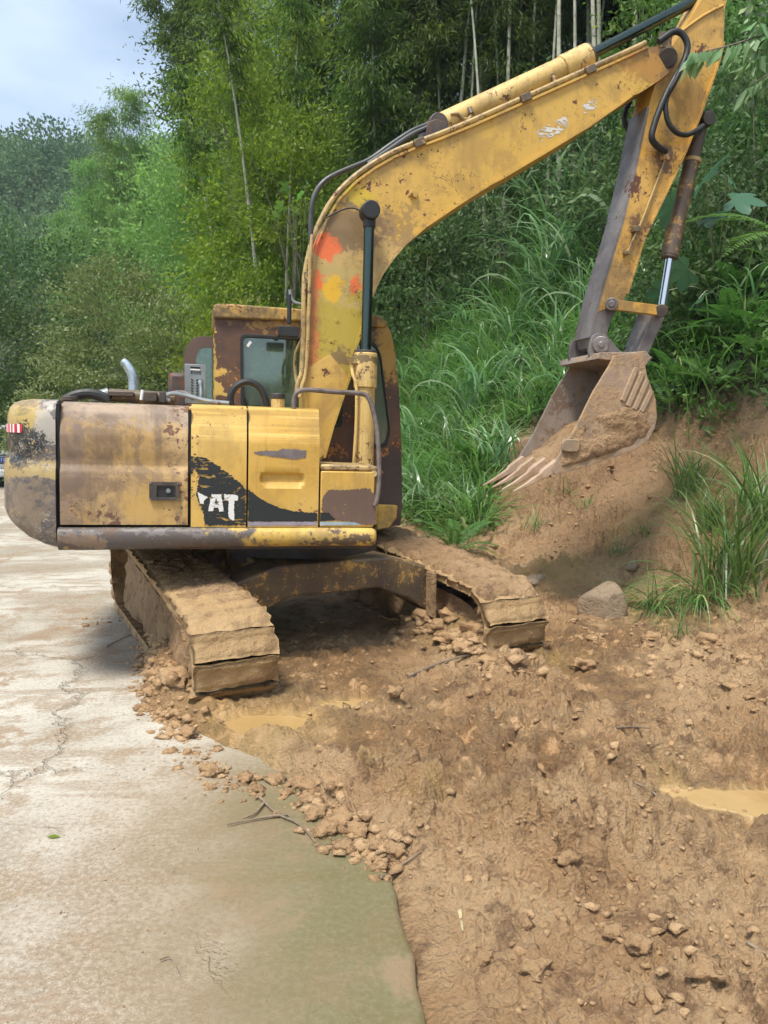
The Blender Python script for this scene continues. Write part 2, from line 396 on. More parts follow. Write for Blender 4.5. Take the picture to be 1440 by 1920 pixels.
M['skirt'] = worn('skirt_paint', (.60, .38, .075), (.66, .45, .12), dirt=(.12, .09, .07), dirt_amt=.45, rust=(.085, .065, .058), rust_amt=.20, rough=.55, streak=.2, scr=((.30, .26, .2), .5), patches=[
    (L3(190, 1012, -1.25), (.95, 2, .12), (.10, .085, .08), .6, .55, 1.0), (L3(240, 996, -1.25), (.6, 2, .014), (.27, .25, .24), .8, 1.0, .5), (L3(640, 1018, -1.25), (.2, 2, .03), (.10, .07, .06), .8, 1.5, .9), (L3(140, 1015, -1.25), (.12, 2, .06), (.28, .19, .12), .8, 1.4, .8)])
M['primer'] = worn('brown_primer', (.13, .082, .066), (.17, .105, .082), dirt_amt=.3, rust=(.40, .24, .06), rust_amt=.02, rough=.6, streak=.2)
M['cabwall'] = worn('cab_wall_paint', (.115, .058, .036), (.17, .085, .042), dirt=(.06, .04, .035), dirt_amt=.6, rust=(.34, .16, .035), rust_amt=.24, rough=.6, streak=.3, patches=[
    (L3(402, 690, .24), (.018, 2, .5), (.60, .38, .09), .4, .7, .95), (L3(407, 700, .24), (.07, 2, .045), (.64, .42, .10), .3, .9, 1.0), (L3(408, 727, .24), (.08, 2, .04), (.64, .42, .10), .3, .9, 1.0),
    (L3(520, 612, .24), (.30, 2, .035), (.46, .28, .07), .9, 1.5, .7), (L3(730, 660, .24), (.14, 2, .22), (.50, .31, .06), .9, 1.2, .8), (L3(735, 900, .24), (.15, 2, .30), (.075, .055, .05), .8, .5, .9)])
M['cabroof'] = worn('cab_roof_paint', (.42, .26, .06), (.50, .33, .10), dirt=(.10, .075, .05), dirt_amt=.8, rust=(.10, .05, .035), rust_amt=.30, rough=.65, streak=.3)
M['darksteel'] = worn('dark_greasy_steel', (.035, .032, .03), (.065, .055, .05), dirt=(.16, .10, .055), dirt_amt=.4, rust_amt=.2, rough=.55, streak=.1)
M['rustarm'] = worn('oily_rust_steel', (.10, .075, .055), (.20, .14, .07), dirt_amt=.5, rust=(.35, .23, .07), rust_amt=.34, rough=.45, streak=.3, scale=2.5)
M['cyl'] = worn('cylinder_paint', (.62, .42, .13), (.68, .48, .18), dirt=(.16, .10, .05), dirt_amt=.3, rust=(.10, .06, .035), rust_amt=.20, rough=.5, scale=1.6, streak=.25, patches=[(L3(690, 672, -.47), (.2, 2, .025), (.10, .07, .04), .6, 1.5, .8)])
M['bucket'] = worn('bucket_steel', (.30, .25, .21), (.36, .30, .25), dirt=(.24, .17, .11), dirt_amt=.6, rust=(.15, .12, .10), rust_amt=.36, rough=.6, metal=.1, streak=.3, mud=(.42, .28, .16), mud_amt=.30, bump=.9, scr=((.5, .46, .4), .5))
M['bucketmud'] = worn('bucket_muddy_steel', (.34, .245, .16), (.42, .29, .17), dirt=(.20, .15, .11), dirt_amt=.7, rust=(.22, .18, .15), rust_amt=.42, rough=.8, streak=.4, mud=(.41, .265, .14), mud_amt=.36, bump=1.0, scr=((.5, .44, .36), .5))
M['tooth'] = worn('tooth_steel', (.50, .35, .25), (.52, .40, .29), dirt=(.34, .22, .12), dirt_amt=.7, rust_amt=.1, rough=.5, bump=.3)
M['rubber'] = plain('black_rubber', (.018, .018, .018), .5, 0, .3, 30, .2)
M['hose'] = plain('dusty_black_hose', (.040, .043, .042), .5, 0, .4, 9, .2)
M['pipe'] = worn('pipe_paint', (.46, .32, .12), (.50, .37, .16), dirt=(.16, .11, .07), dirt_amt=.7, rust_amt=.28, rough=.5, scale=3, streak=.2)
M['rail'] = plain('brown_grey_rail', (.15, .12, .105), .5, .1, .3, 20, .2)
M['black'] = plain('black_gap', (.010, .010, .010), .8, 0, .2, 10, 0)
M['grey'] = plain('grey_cabinet_metal', (.23, .25, .255), .45, .35, .15, 8, .1)
M['glasspipe'] = plain('galvanised_exhaust', (.50, .58, .62), .32, .75, .2, 18, .1)
M['whitepaint'] = plain('white_print', (.74, .74, .71), .6, 0, .06, 60, .1)
M['red'] = plain('red_reflector', (.55, .025, .045), .35, 0, .15, 30, .05)
M['lilac'] = plain('faded_lilac_stripe', (.28, .25, .30), .5, 0, .2, 12, .05)
M['ltblue'] = plain('faded_blue_stripe', (.34, .42, .46), .5, 0, .2, 12, .05)
M['greypatch'] = plain('torn_sticker_grey', (.17, .14, .135), .65, 0, .2, 22, .2)
def chrome(name, col, rough):
    b = NB(name); P = b.coord('Object'); n = b.noise(P, 40, 3); b.bsdf(col, b.rng(n, .3, .7, rough, rough + .1), 1.0); return b.m
M['chrome'] = chrome('chrome_rod', (.62, .66, .68), .10)
M['oilrod'] = chrome('oily_green_rod', (.07, .095, .085), .16)
def decal(name, col, thr, scale):
    b = NB(name); P = b.coord('Object'); ms = b.n('Mapping'); ms.inputs['Scale'].default_value = (.55, 1, 1.6); ms.inputs['Rotation'].default_value = (0, .35, 0); b.put(ms.inputs['Vector'], P)
    n = b.noise(ms.outputs[0], scale, 6, .7, .6); p = b.bsdf(col, .5, out=False)
    tr = b.n('BsdfTransparent'); mx = b.n('MixShader'); b.put(mx.inputs[0], b.rng(n, thr, thr + .012)); b.nt.links.new(p.outputs[0], mx.inputs[2]); b.nt.links.new(tr.outputs[0], mx.inputs[1])
    b.nt.links.new(mx.outputs[0], b.out.inputs['Surface']); return b.m
M['decal'] = decal('black_torn_decal', (.018, .022, .023), .435, 15)
M['decal2'] = decal('black_decal', (.018, .022, .023), .33, 22)
M['letter'] = decal('white_torn_letter', (.72, .72, .68), .42, 24)
M['label'] = decal('peeling_white_label', (.66, .64, .58), .50, 26)
def glass(name, tint, refl=.12):
    b = NB(name); P = b.coord('Object'); tr = b.n('BsdfTransparent'); tr.inputs['Color'].default_value = (*tint, 1)
    gl = b.n('BsdfGlossy'); gl.inputs['Roughness'].default_value = .06; gl.inputs['Color'].default_value = (.85, .95, .92, 1)
    df = b.n('BsdfDiffuse'); df.inputs['Color'].default_value = (.16, .22, .18, 1)
    fr = b.n('Fresnel'); fr.inputs['IOR'].default_value = 1.5
    m1 = b.n('MixShader'); b.put(m1.inputs[0], b.math('ADD', fr.outputs[0], refl)); b.nt.links.new(tr.outputs[0], m1.inputs[1]); b.nt.links.new(gl.outputs[0], m1.inputs[2])
    m2 = b.n('MixShader'); b.put(m2.inputs[0], b.rng(b.noise(P, 3, 6, .7), .3, .75, .10, .40)); b.nt.links.new(m1.outputs[0], m2.inputs[1]); b.nt.links.new(df.outputs[0], m2.inputs[2])
    b.nt.links.new(m2.outputs[0], b.out.inputs['Surface']); return b.m
M['glass'] = glass('dusty_cab_glass', (.55, .66, .60))

def mudmat(name, c_dark, c_mid, c_light, scale=1.0, attr_mix=False, bumpd=.14):
    b = NB(name); P = b.coord('Object')
    n1 = b.noise(P, 1.1 * scale, 6, .6, .3); n2 = b.noise(P, 6 * scale, 8, .72); n3 = b.noise(P, 34 * scale, 6, .7); vd = b.voro(P, 17 * scale); vf = b.voro(P, 60 * scale)
    col = b.mix(b.rng(n1, .42, .58), c_mid, c_light); col = b.mix(b.math('MULTIPLY', b.rng(n2, .50, .62), .75), col, c_dark)
    col = b.mix(b.math('MULTIPLY', b.rng(n3, .53, .64), .5), col, c_light)
    h = b.math('ADD', b.math('ADD', b.math('MULTIPLY', n2, .9), b.math('MULTIPLY', n3, .5)), b.math('ADD', b.math('MULTIPLY', vd, .25), b.math('MULTIPLY', vf, .16)))
    rgh = b.rng(n2, .3, .7, .62, .9)
    if attr_mix:
        wet = b.math('MULTIPLY', b.attr('wet'), b.rng(n2, .68, .40, .35, 1)); bk_ = b.attr('bank'); col = b.mix(b.math('MULTIPLY', bk_, .7), col, b.mix(b.rng(n2, .42, .58), (.24, .132, .062), (.42, .25, .125))); gr = b.attr('humus'); yl = b.attr('yellow')
        col = b.mix(b.math('MULTIPLY', yl, b.rng(n2, .35, .6, .35, 1)), col, (.62, .42, .155))
        col = b.mix(b.math('MULTIPLY', wet, .32), col, (c_dark[0] * 1.35, c_dark[1] * 1.35, c_dark[2] * 1.3))
        rgh = b.mix(wet, rgh, b.rng(n2, .4, .6, .14, .4))
        col = b.mix(gr, col, b.mix(n2, (.045, .035, .02), (.06, .07, .025)))
        st = b.math('MULTIPLY', b.rng(b.voro(P, 42), .17, .10), b.rng(b.noise(P, 5, 3), .52, .62)); col = b.mix(st, col, (.50, .42, .32))
        pu = b.attr('puddle'); col = b.mix(b.math('MULTIPLY', pu, .85), col, b.mix(b.rng(n1, .4, .6), (.36, .235, .095), (.43, .30, .135))); rgh = b.mix(pu, rgh, (.07, .07, .07)); hs = b.math('MULTIPLY', b.math('MULTIPLY', h, b.math('SUBTRACT', 1.0, b.math('MULTIPLY', wet, .75))), b.math('SUBTRACT', 1.0, b.math('MULTIPLY', pu, .97)))
        b.bsdf(col, rgh, 0, b.bump(hs, .9, bumpd))
    else: b.bsdf(col, rgh, 0, b.bump(h, .8, bumpd))
    return b.m
M['mud'] = mudmat('wet_mud', (.215, .117, .055), (.48, .288, .138), (.61, .40, .21), 1.0, True)
M['clod'] = mudmat('mud_clod', (.225, .125, .06), (.455, .278, .135), (.58, .378, .198), 2.0, bumpd=.05)
M['trackmud'] = mudmat('caked_mud', (.18, .105, .055), (.35, .215, .105), (.44, .285, .15), 1.6, bumpd=.07)
M['shoemud'] = mudmat('smeared_mud', (.20, .125, .06), (.37, .24, .11), (.43, .29, .145), 1.2, bumpd=.022)
M['stone'] = mudmat('pale_stone', (.28, .20, .13), (.36, .27, .18), (.42, .31, .20), 2.2, bumpd=.06)
M['twig'] = plain('dry_twig', (.20, .15, .10), .8, 0, .35, 30, .4)

def roadmat():
    b = NB('old_concrete'); P = b.coord('Object'); ed = b.attr('edge')
    n1 = b.noise(P, .75, 6, .6, .5); n2 = b.noise(P, 3.2, 7, .68, .3); n3 = b.noise(P, 45, 5, .7); n4 = b.noise(P, 1.7, 6, .62, .8)
    ms = b.n('Mapping'); ms.inputs['Scale'].default_value = (.5, 2.6, 1); ms.inputs['Rotation'].default_value = (0, 0, .25); b.put(ms.inputs['Vector'], P); n5 = b.noise(ms.outputs[0], 1.3, 6, .65, .4)
    col = b.mix(b.rng(n1, .40, .60), (.32, .27, .20), (.52, .48, .40))
    col = b.mix(b.math('MULTIPLY', b.rng(n5, .49, .60), .7), col, (.29, .22, .145))
    col = b.mix(b.math('MULTIPLY', b.rng(n2, .51, .60), .65), col, (.29, .205, .125))
    col = b.mix(b.math('MULTIPLY', b.rng(n3, .52, .62), .5), col, (.52, .50, .45))
    col = b.mix(b.math('MULTIPLY', b.rng(n3, .47, .38), .5), col, (.19, .165, .125))
    # damp green-brown film along the broken edge
    d = b.math('ADD', ed, b.math('MULTIPLY', b.math('SUBTRACT', n4, .5), .9))
    tan = b.math('MULTIPLY', b.rng(d, 1.75, .85), b.attr('near')); col = b.mix(b.math('MULTIPLY', tan, .6), col, b.mix(b.rng(n3, .44, .56), (.25, .18, .11), (.33, .25, .165)))
    wet = b.math('MULTIPLY', b.rng(d, 1.05, .50), b.attr('near'))
    gr = b.mix(b.rng(b.math('ADD', ed, b.math('MULTIPLY', b.math('SUBTRACT', n2, .5), .5)), .15, .75), (.125, .115, .042), (.215, .16, .085))
    gr = b.mix(b.math('MULTIPLY', b.rng(n3, .48, .72), .4), gr, (.21, .18, .085)); gr = b.mix(b.math('MULTIPLY', b.rng(n2, .48, .66), .5), gr, (.20, .145, .08))
    col = b.mix(b.math('MULTIPLY', wet, .82), col, gr)
    # cracks
    wv = b.n('VectorMath'); wv.operation = 'ADD'; b.put(wv.inputs[0], P); nz = b.n('VectorMath'); nz.operation = 'SCALE'; b.put(nz.inputs[0], b.noise(P, 2.6, 5, .7, 0, True)); nz.inputs['Scale'].default_value = .5; b.put(wv.inputs[1], nz.outputs[0])
    cr = b.math('MULTIPLY', b.rng(b.voro(wv.outputs[0], .42, 'DISTANCE_TO_EDGE'), .007, .001), b.rng(b.noise(P, .6, 2), .46, .56))
    col = b.mix(b.math('MULTIPLY', cr, .5), col, (.24, .19, .13))
    # mud tramped on to the slab
    dirt = b.math('MULTIPLY', b.rng(b.noise(P, 2.1, 8, .75, .6), .52, .60), b.rng(b.noise(P, .55, 3), .44, .56)); col = b.mix(b.math('MULTIPLY', dirt, .8), col, (.28, .19, .115)); gv = b.math('MULTIPLY', b.rng(b.voro(P, 70), .32, .18), b.rng(b.noise(P, 1.3, 4, .6), .48, .58)); col = b.mix(b.math('MULTIPLY', gv, .5), col, (.16, .13, .10)); gw = b.math('MULTIPLY', b.rng(b.voro(P, 95), .28, .15), b.rng(b.noise(P, 1.9, 4, .6), .46, .56)); col = b.mix(b.math('MULTIPLY', b.math('MULTIPLY', gw, b.math('SUBTRACT', 1.0, wet)), .5), col, (.56, .53, .47))
    rgh = b.mix(wet, b.rng(n2, .3, .7, .72, .92), b.rng(n4, .35, .65, .30, .55))
    h = b.math('SUBTRACT', b.math('ADD', b.math('MULTIPLY', n3, .6), b.math('MULTIPLY', n2, .5)), b.math('MULTIPLY', cr, 1.5))
    h = b.math('MULTIPLY', h, b.math('SUBTRACT', 1.0, b.math('MULTIPLY', wet, .6)))
    b.bsdf(col, rgh, 0, b.bump(h, .7, .016)); return b.m
M['road'] = roadmat()
b_ = NB('muddy_water'); P_ = b_.coord('Object'); b_.bsdf(b_.mix(b_.noise(P_, 3, 4), (.36, .25, .12), (.42, .30, .15)), .12, 0, b_.bump(b_.noise(P_, 9, 3), .05, .01)); M['water'] = b_.m

G = {}
G['bamboo'] = leafmat('bamboo_leaf', (.045, .095, .018), (.16, .245, .05), (.28, .31, .07), .48, .5, .25)
G['bamboo_bright'] = leafmat('bright_bamboo_leaf', (.14, .25, .07), (.27, .40, .125), None, .5, .5, .25)
G['yellowgreen'] = leafmat('yellow_green_leaf', (.10, .17, .024), (.25, .345, .05), (.33, .36, .07), .5, .5, .25)
G['dark'] = leafmat('dark_glossy_leaf', (.036, .080, .028), (.135, .215, .07), (.20, .29, .11), .34, .5, .3)
G['olive'] = leafmat('olive_shrub_leaf', (.12, .17, .055), (.26, .32, .11), (.40, .45, .24), .4, .45, .3)
G['under'] = leafmat('undergrowth_leaf', (.06, .13, .035), (.17, .29, .075), (.28, .37, .13), .38, .42)
G['grass'] = leafmat('grass_blade', (.075, .16, .042), (.19, .33, .095), (.38, .40, .21), .40, .36, .6)
G['silver'] = leafmat('silvergrass_blade', (.10, .20, .08), (.22, .35, .175), (.38, .48, .32), .40, .28, .8)
G['fern'] = leafmat('fern_leaflet', (.045, .105, .028), (.105, .205, .05), None, .35, .4)
G['fernbright'] = leafmat('bright_fern_leaflet', (.10, .22, .05), (.17, .33, .08), None, .4, .4)
G['broad'] = leafmat('broad_leaf', (.04, .11, .055), (.085, .195, .10), None, .3, .35, .5)
G['branch'] = leafmat('pale_leaf', (.20, .34, .16), (.34, .48, .27), None, .5, .35, .5)
G['far'] = leafmat('far_tree_leaf', (.06, .11, .05), (.15, .22, .10), (.22, .29, .16), .3, .6, .2)
G['bark'] = plain('grey_bark', (.16, .14, .11), .85, 0, .3, 14, .5)
G['culm'] = plain('grey_green_culm', (.30, .31, .21), .6, 0, .3, 6, .2)
G['culmpale'] = plain('pale_culm', (.34, .345, .26), .6, 0, .3, 5, .2)
G['culmdark'] = plain('old_culm', (.17, .18, .12), .7, 0, .35, 6, .2)
G['stalk'] = plain('dry_straw', (.42, .36, .20), .8, 0, .25, 20, .2)
# ------------------------------------------------------------------ terrain
def polyline_sd(x, y, pts):
    """distance to a polyline; positive on its right-hand side when walking along it"""
    best = np.full(x.shape, 1e9); sg = np.ones(x.shape)
    for (ax, ay), (bx, by) in zip(pts[:-1], pts[1:]):
        dx, dy = bx - ax, by - ay; l2 = dx * dx + dy * dy
        t = np.clip(((x - ax) * dx + (y - ay) * dy) / l2, 0, 1)
        ex, ey = x - ax - t * dx, y - ay - t * dy; d = np.hypot(ex, ey); c = (x - ax) * dy - (y - ay) * dx
        m = d < best - 1e-9; best = np.where(m, d, best); sg = np.where(m, np.sign(c), sg)
    return best * sg
SLAB = [(.9, -30), (.45, -6), (.26, 0), (.19, 1.2), (.125, 1.98), (.03, 2.68), (-.13, 3.4), (-.35, 4.3), (-.7, 5.5), (-1.25, 7.0), (-2.2, 9.2), (-3.8, 12.5), (-6.3, 17), (-9.8, 22), (-15, 28), (-26, 36), (-60, 52)]
MUDL = [(.9, -30), (.45, -6), (.26, 0), (.19, 1.2), (.125, 1.98), (.01, 2.68), (-.28, 3.3), (-.62, 3.75), (-1.08, 4.12), (-1.38, 4.45), (-1.66, 5.3), (-1.85, 6.0), (-2.1, 7.2), (-2.7, 9.4), (-4.1, 12.6), (-6.4, 17), (-9.9, 22), (-15.1, 28), (-26, 36), (-60, 52)]
FOOT = [(12, -30), (7.5, -6), (5.2, 2.6), (3.7, 5.1), (2.95, 6.0), (2.3, 6.9), (1.8, 8.0), (1.3, 9.4), (.5, 11.0), (-.7, 13.2), (-2.6, 16.5), (-5.5, 21), (-10, 27), (-17, 33), (-32, 42), (-70, 60)]
BUMPS = []                                                   # (x, y, radius, height): heaps of mud
for px, py, r, h in ((790, 1205, .16, .10), (850, 1225, .22, .20), (905, 1255, .18, .15), (950, 1290, .13, .09), (1130, 1290, .25, .08), (1300, 1270, .35, .14), (1400, 1350, .4, .12),
                     (1000, 1400, .2, .05), (1250, 1700, .16, .05), (1310, 1850, .10, .05), (1180, 1790, .10, .05), (1020, 1600, .18, .04), (1050, 1120, .35, .18), (740, 1345, .05, .04)):
    g_ = gnd(px, py); BUMPS.append((g_[0], g_[1], r, h))
for px, py, r, h in ((430, 1375, .34, -.05), (1400, 1520, .30, -.05), (560, 1420, .3, -.02), (1000, 1270, .22, -.03)):
    g_ = gnd(px, py); BUMPS.append((g_[0], g_[1], r, h))
POOLS = [(*gnd(478, 1374)[:2], .40, .16, .25), (*gnd(1405, 1515)[:2], .34, .15, -.25), (*gnd(655, 1330)[:2], .20, .10, .3)]      # x, y, half length, half width, turn
def pool_mask(x, y):
    m = np.zeros_like(x)
    for cx, cy, a, b, r in POOLS:
        dx, dy = x - cx, y - cy; u = (dx * math.cos(r) + dy * math.sin(r)) / a; v = (dy * math.cos(r) - dx * math.sin(r)) / b
        m = np.maximum(m, 1 - sstep(.80, 1.0, np.hypot(u, v) + .55 * fbm(x * 4, y * 4, octaves=4, seed=171)))
    return m
def heights(x, y, detail=True):
    x = np.asarray(x, float); y = np.asarray(y, float)
    s = polyline_sd(x, y, MUDL) + .10 * fbm(x * 2.3, y * 2.3, octaves=4, seed=3) * sstep(2.4, 3.0, y)
    d = polyline_sd(x, y, FOOT) + .35 * fbm(x * .55, y * .55, octaves=3, seed=11)
    zin = -.035 + .085 * sstep(2.5, 3.3, y)
    z = -.07 + (zin + .07) * sstep(-.10, .10, s)
    inm = sstep(0, .25, s)
    berm = np.exp(-((s - .10) / (.11 + .07 * sstep(4.0, 4.6, y))) ** 2) * sstep(2.9, 3.2, y) * (1 - sstep(6.0, 8.0, y)) * (.5 + .5 * fbm(x * 5, y * 5, octaves=2, seed=21))
    z = z + (.11 + .10 * sstep(4.0, 4.6, y)) * berm
    for bx, by, r, h in BUMPS: z = z + h * np.exp(-((x - bx) ** 2 + (y - by) ** 2) / (r * r)) * inm
    rough = .35 + .65 * sstep(-.05, .35, fbm(x * .9 + 4, y * .9, octaves=3, seed=31) + .25 * sstep(.6, 1.8, x + .12 * y))
    if detail:
        z = z + inm * (.030 * fbm(x * 1.6, y * 1.6, octaves=3, seed=41) + rough * (.075 * np.abs(fbm(x * 5, y * 5, octaves=5, seed=51, gain=.62)) + .028 * fbm(x * 22, y * 22, octaves=3, seed=61, gain=.65)))
        wx, wy = x + .05 * fbm(x * 9, y * 9, octaves=3, seed=141), y + .05 * fbm(x * 9 + 5, y * 9, octaves=3, seed=142)
        near = np.hypot(x, y) < 16
        if near.any():
            cl = np.zeros_like(z); a_, b2 = wx[near], wy[near]; m1 = sstep(-.12, .22, fbm(a_ * 1.3, b2 * 1.3, octaves=3, seed=143)); m2 = sstep(-.1, .2, fbm(a_ * 2.1 + 3, b2 * 2.1, octaves=3, seed=144))
            cl[near] = .075 * m1 * np.clip(.62 - worley(a_ * 6.5, b2 * 6.5, 151), 0, 1) + .040 * m2 * np.clip(.66 - worley(a_ * 15, b2 * 15, 152), 0, 1) + .018 * m1 * np.clip(.66 - worley(a_ * 33, b2 * 33, 153), 0, 1)
            ru = x * .52 + y * .85; rv = x * .85 - y * .52
            z = z + inm * rough * cl * (1 - .75 * sstep(.5, -.6, x - .1 * y) * sstep(3.6, 4.2, y)) * 2.3
            z = z + inm * .022 * fbm(ru * .8, rv * 5.5, octaves=3, seed=161)
    # bank and hill
    dl = np.clip(d, 0, None)
    left = sstep(2, -14, x)
    z = z + .10 * sstep(-1.5, 0, d) * inm
    zb = .62 * np.minimum(dl, 2.2) + 1.22 * np.clip(dl - 2.2, 0, 4.3 - 1.6 * left) - .02 * np.clip(dl - 6.5, 0, 60)
    z = z + zb * (1 - .25 * left)
    if detail: z = z + sstep(0, .6, dl) * (.12 * fbm(x * 1.4, y * 1.4, octaves=4, seed=71) + .07 * fbm(x * 5, y * 5, octaves=5, seed=81, gain=.6) + .02 * fbm(x * 24, y * 24, octaves=2, seed=85))
    if detail and near.any(): z = z + sstep(.1, .8, dl) * cl * 3.2
    pm = pool_mask(x, y) * sstep(0, .08, s); z = z * (1 - pm) + .030 * pm
    # far wooded ridge, left
    rr = 33 * np.exp(-((y - 128 - .2 * x) / 48) ** 2) * sstep(40, -20, x) * sstep(28, 62, y) * (1 + .10 * fbm(x * .035, y * .02, octaves=3, seed=91))
    z = z + rr + 6 * sstep(60, 200, np.hypot(x, y)) * (y > 0)
    return z
def H(x, y): return float(heights(np.array([x]), np.array([y]))[0])

ang = np.concatenate([np.linspace(-180, -44, 26)[:-1], np.linspace(-44, -34, 12)[:-1], np.linspace(-34, 34, 620), np.linspace(34, 44, 12)[1:], np.linspace(44, 180, 26)[1:-1]])
rad = np.concatenate([[.05, .3, .6, .9], np.geomspace(1.2, 14, 540), np.geomspace(14, 520, 92)[1:]])
A_, R_ = np.meshgrid(np.radians(ang), rad); gx, gy = (R_ * np.sin(A_)), (R_ * np.cos(A_))
gz = heights(gx, gy)
nr, na = gx.shape; idx = np.arange(nr * na).reshape(nr, na); nxt = np.roll(idx, -1, axis=1)
quads = np.stack([idx[:-1], nxt[:-1], nxt[1:], idx[1:]], -1).reshape(-1, 4)[:, ::-1]
fx_, fy_ = gx.ravel(), gy.ravel()
dF = polyline_sd(fx_, fy_, FOOT); sM = polyline_sd(fx_, fy_, MUDL)
bare = sstep(.45, 1.0, fx_ - .2 * (fy_ - 8)) * (1 - sstep(1.9, 2.6, dF + .5 * fbm(fx_ * 1.1, fy_ * 1.1, seed=5)))
humus = np.clip(sstep(.0, .5, dF) * (1 - bare), 0, 1)
humus = np.maximum(humus, sstep(11, 17, fy_) * .6 * (dF < 0) * (sM > 0))
humus = np.maximum(humus, sstep(-6.5, -8, sM) * .8)
wet = .95 * sstep(-.08, .22, fbm(fx_ * .8 + 7, fy_ * .8, octaves=4, seed=33)) * (dF < -.2)
for px, py, r in ((430, 1375, .35), (560, 1300, .5), (1400, 1520, .5), (900, 1500, .25), (640, 1180, .6)):
    g_ = gnd(px, py); wet = np.maximum(wet, np.exp(-((fx_ - g_[0]) ** 2 + (fy_ - g_[1]) ** 2) / (r * r)))
yel = np.zeros_like(wet)
for px, py, r, a in ((1040, 1270, .22, .9), (1180, 1100, .4, .5), (480, 1375, .40, .95), (790, 1525, .10, .8), (680, 1470, .06, .7), (1330, 850, .4, .6), (1050, 1120, .5, .8), (1250, 1490, .12, .5), (850, 1230, .25, .5)):
    g_ = gnd(px, py) if py > 1000 else at_y(px, py, 8.3); yel = np.maximum(yel, a * np.exp(-((fx_ - g_[0]) ** 2 + (fy_ - g_[1]) ** 2) / (r * r)))
me = np_mesh('mud_ground', np.stack([fx_, fy_, gz.ravel()], -1), quads, M['mud'], True, None, {'wet': np.clip(wet, 0, 1), 'humus': humus, 'yellow': yel, 'bank': sstep(-.2, .9, dF) * bare, 'puddle': pool_mask(fx_, fy_) * (sM > .05)})
ground = struct(obj('mud_ground', me)); ground['label'] = 'brown churned mud and earth bank on the right'

# concrete road slab with a broken edge
def resample(pts, step):
    P = np.array(pts, float); seg = np.hypot(*np.diff(P, axis=0).T); c = np.concatenate([[0], np.cumsum(seg)]); t = np.arange(0, c[-1], step)
    Q = np.stack([np.interp(t, c, P[:, 0]), np.interp(t, c, P[:, 1])], -1); k = np.ones(9) / 9
    S = Q.copy()
    for j in (0, 1): S[4:-4, j] = np.convolve(Q[:, j], k, 'valid')
    return S
E_ = resample(SLAB, .12); E_ = E_[(E_[:, 1] > -8) & (E_[:, 1] < 40)]
T_ = np.gradient(E_, axis=0); T_ /= np.hypot(*T_.T)[:, None]; NL = np.stack([-T_[:, 1], T_[:, 0]], -1)      # to the left
lat = np.concatenate([[0.0, .004, .02], np.geomspace(.06, 6.2, 40)])
jit = .020 * fbm(E_[:, 0] * 9, E_[:, 1] * 9, octaves=3, seed=101) + .03 * fbm(E_[:, 0] * 2, E_[:, 1] * 2, octaves=2, seed=102)
px_ = E_[:, None, 0] + NL[:, None, 0] * (lat[None] + jit[:, None]); py_ = E_[:, None, 1] + NL[:, None, 1] * (lat[None] + jit[:, None])
pz_ = .0015 * fbm(px_ * 3, py_ * 3, octaves=3, seed=103) - .012 * (lat[None] < .003) - .003 * (lat[None] < .015)
ns, nl = px_.shape
top = np.stack([px_, py_, pz_], -1)
side = np.stack([E_[:, 0] + NL[:, 0] * jit, E_[:, 1] + NL[:, 1] * jit, np.full(ns, -.14)], -1)
V = np.concatenate([top.reshape(-1, 3), side]); ii = np.arange(ns * nl).reshape(ns, nl)
q1 = np.stack([ii[:-1, :-1], ii[1:, :-1], ii[1:, 1:], ii[:-1, 1:]], -1).reshape(-1, 4)
si = ns * nl + np.arange(ns); q2 = np.stack([ii[:-1, 0], si[:-1], si[1:], ii[1:, 0]], -1)
edge = np.concatenate([np.tile(lat, (ns, 1)).ravel(), np.zeros(ns)])
nearm = np.concatenate([np.repeat(1 - sstep(3.2, 4.6, E_[:, 1]), nl), np.zeros(ns)])
road = struct(obj('concrete_road', np_mesh('concrete_road', V, [q1, q2], M['road'], False, None, {'edge': edge, 'near': nearm})))
road['label'] = 'weathered concrete road slab with damp green edge'

# ------------------------------------------------------------------ vegetation
def unit(v): return v / np.maximum(np.linalg.norm(v, axis=-1, keepdims=True), 1e-9)
def leaf_quads(base, dirs, length, width, fold=.15, roll=None):
    """one kite-shaped leaf per row -> verts (4N,3), faces (N,4)"""
    n = len(base); d = unit(dirs); r = rng.normal(size=(n, 3)) if roll is None else roll
    w = unit(np.cross(d, r)); nn = np.cross(w, d); L_ = np.asarray(length).reshape(-1, 1) * np.ones((n, 1)); W = np.asarray(width).reshape(-1, 1) * np.ones((n, 1))
    mid = base + d * L_ * .42; tip = base + d * L_ - nn * L_ * fold * .6
    V = np.stack([base, mid + w * W * .5 + nn * L_ * fold * .35, tip, mid - w * W * .5 + nn * L_ * fold * .35], 1).reshape(-1, 3)
    return V, np.arange(4 * n).reshape(n, 4)
def pack(parts):
    V, F, T, o = [], [], [], 0
    for v, f, t in parts:
        V.append(v); F.append(f + o); T.append(t); o += len(v)
    return np.concatenate(V), np.concatenate(F), np.concatenate(T)
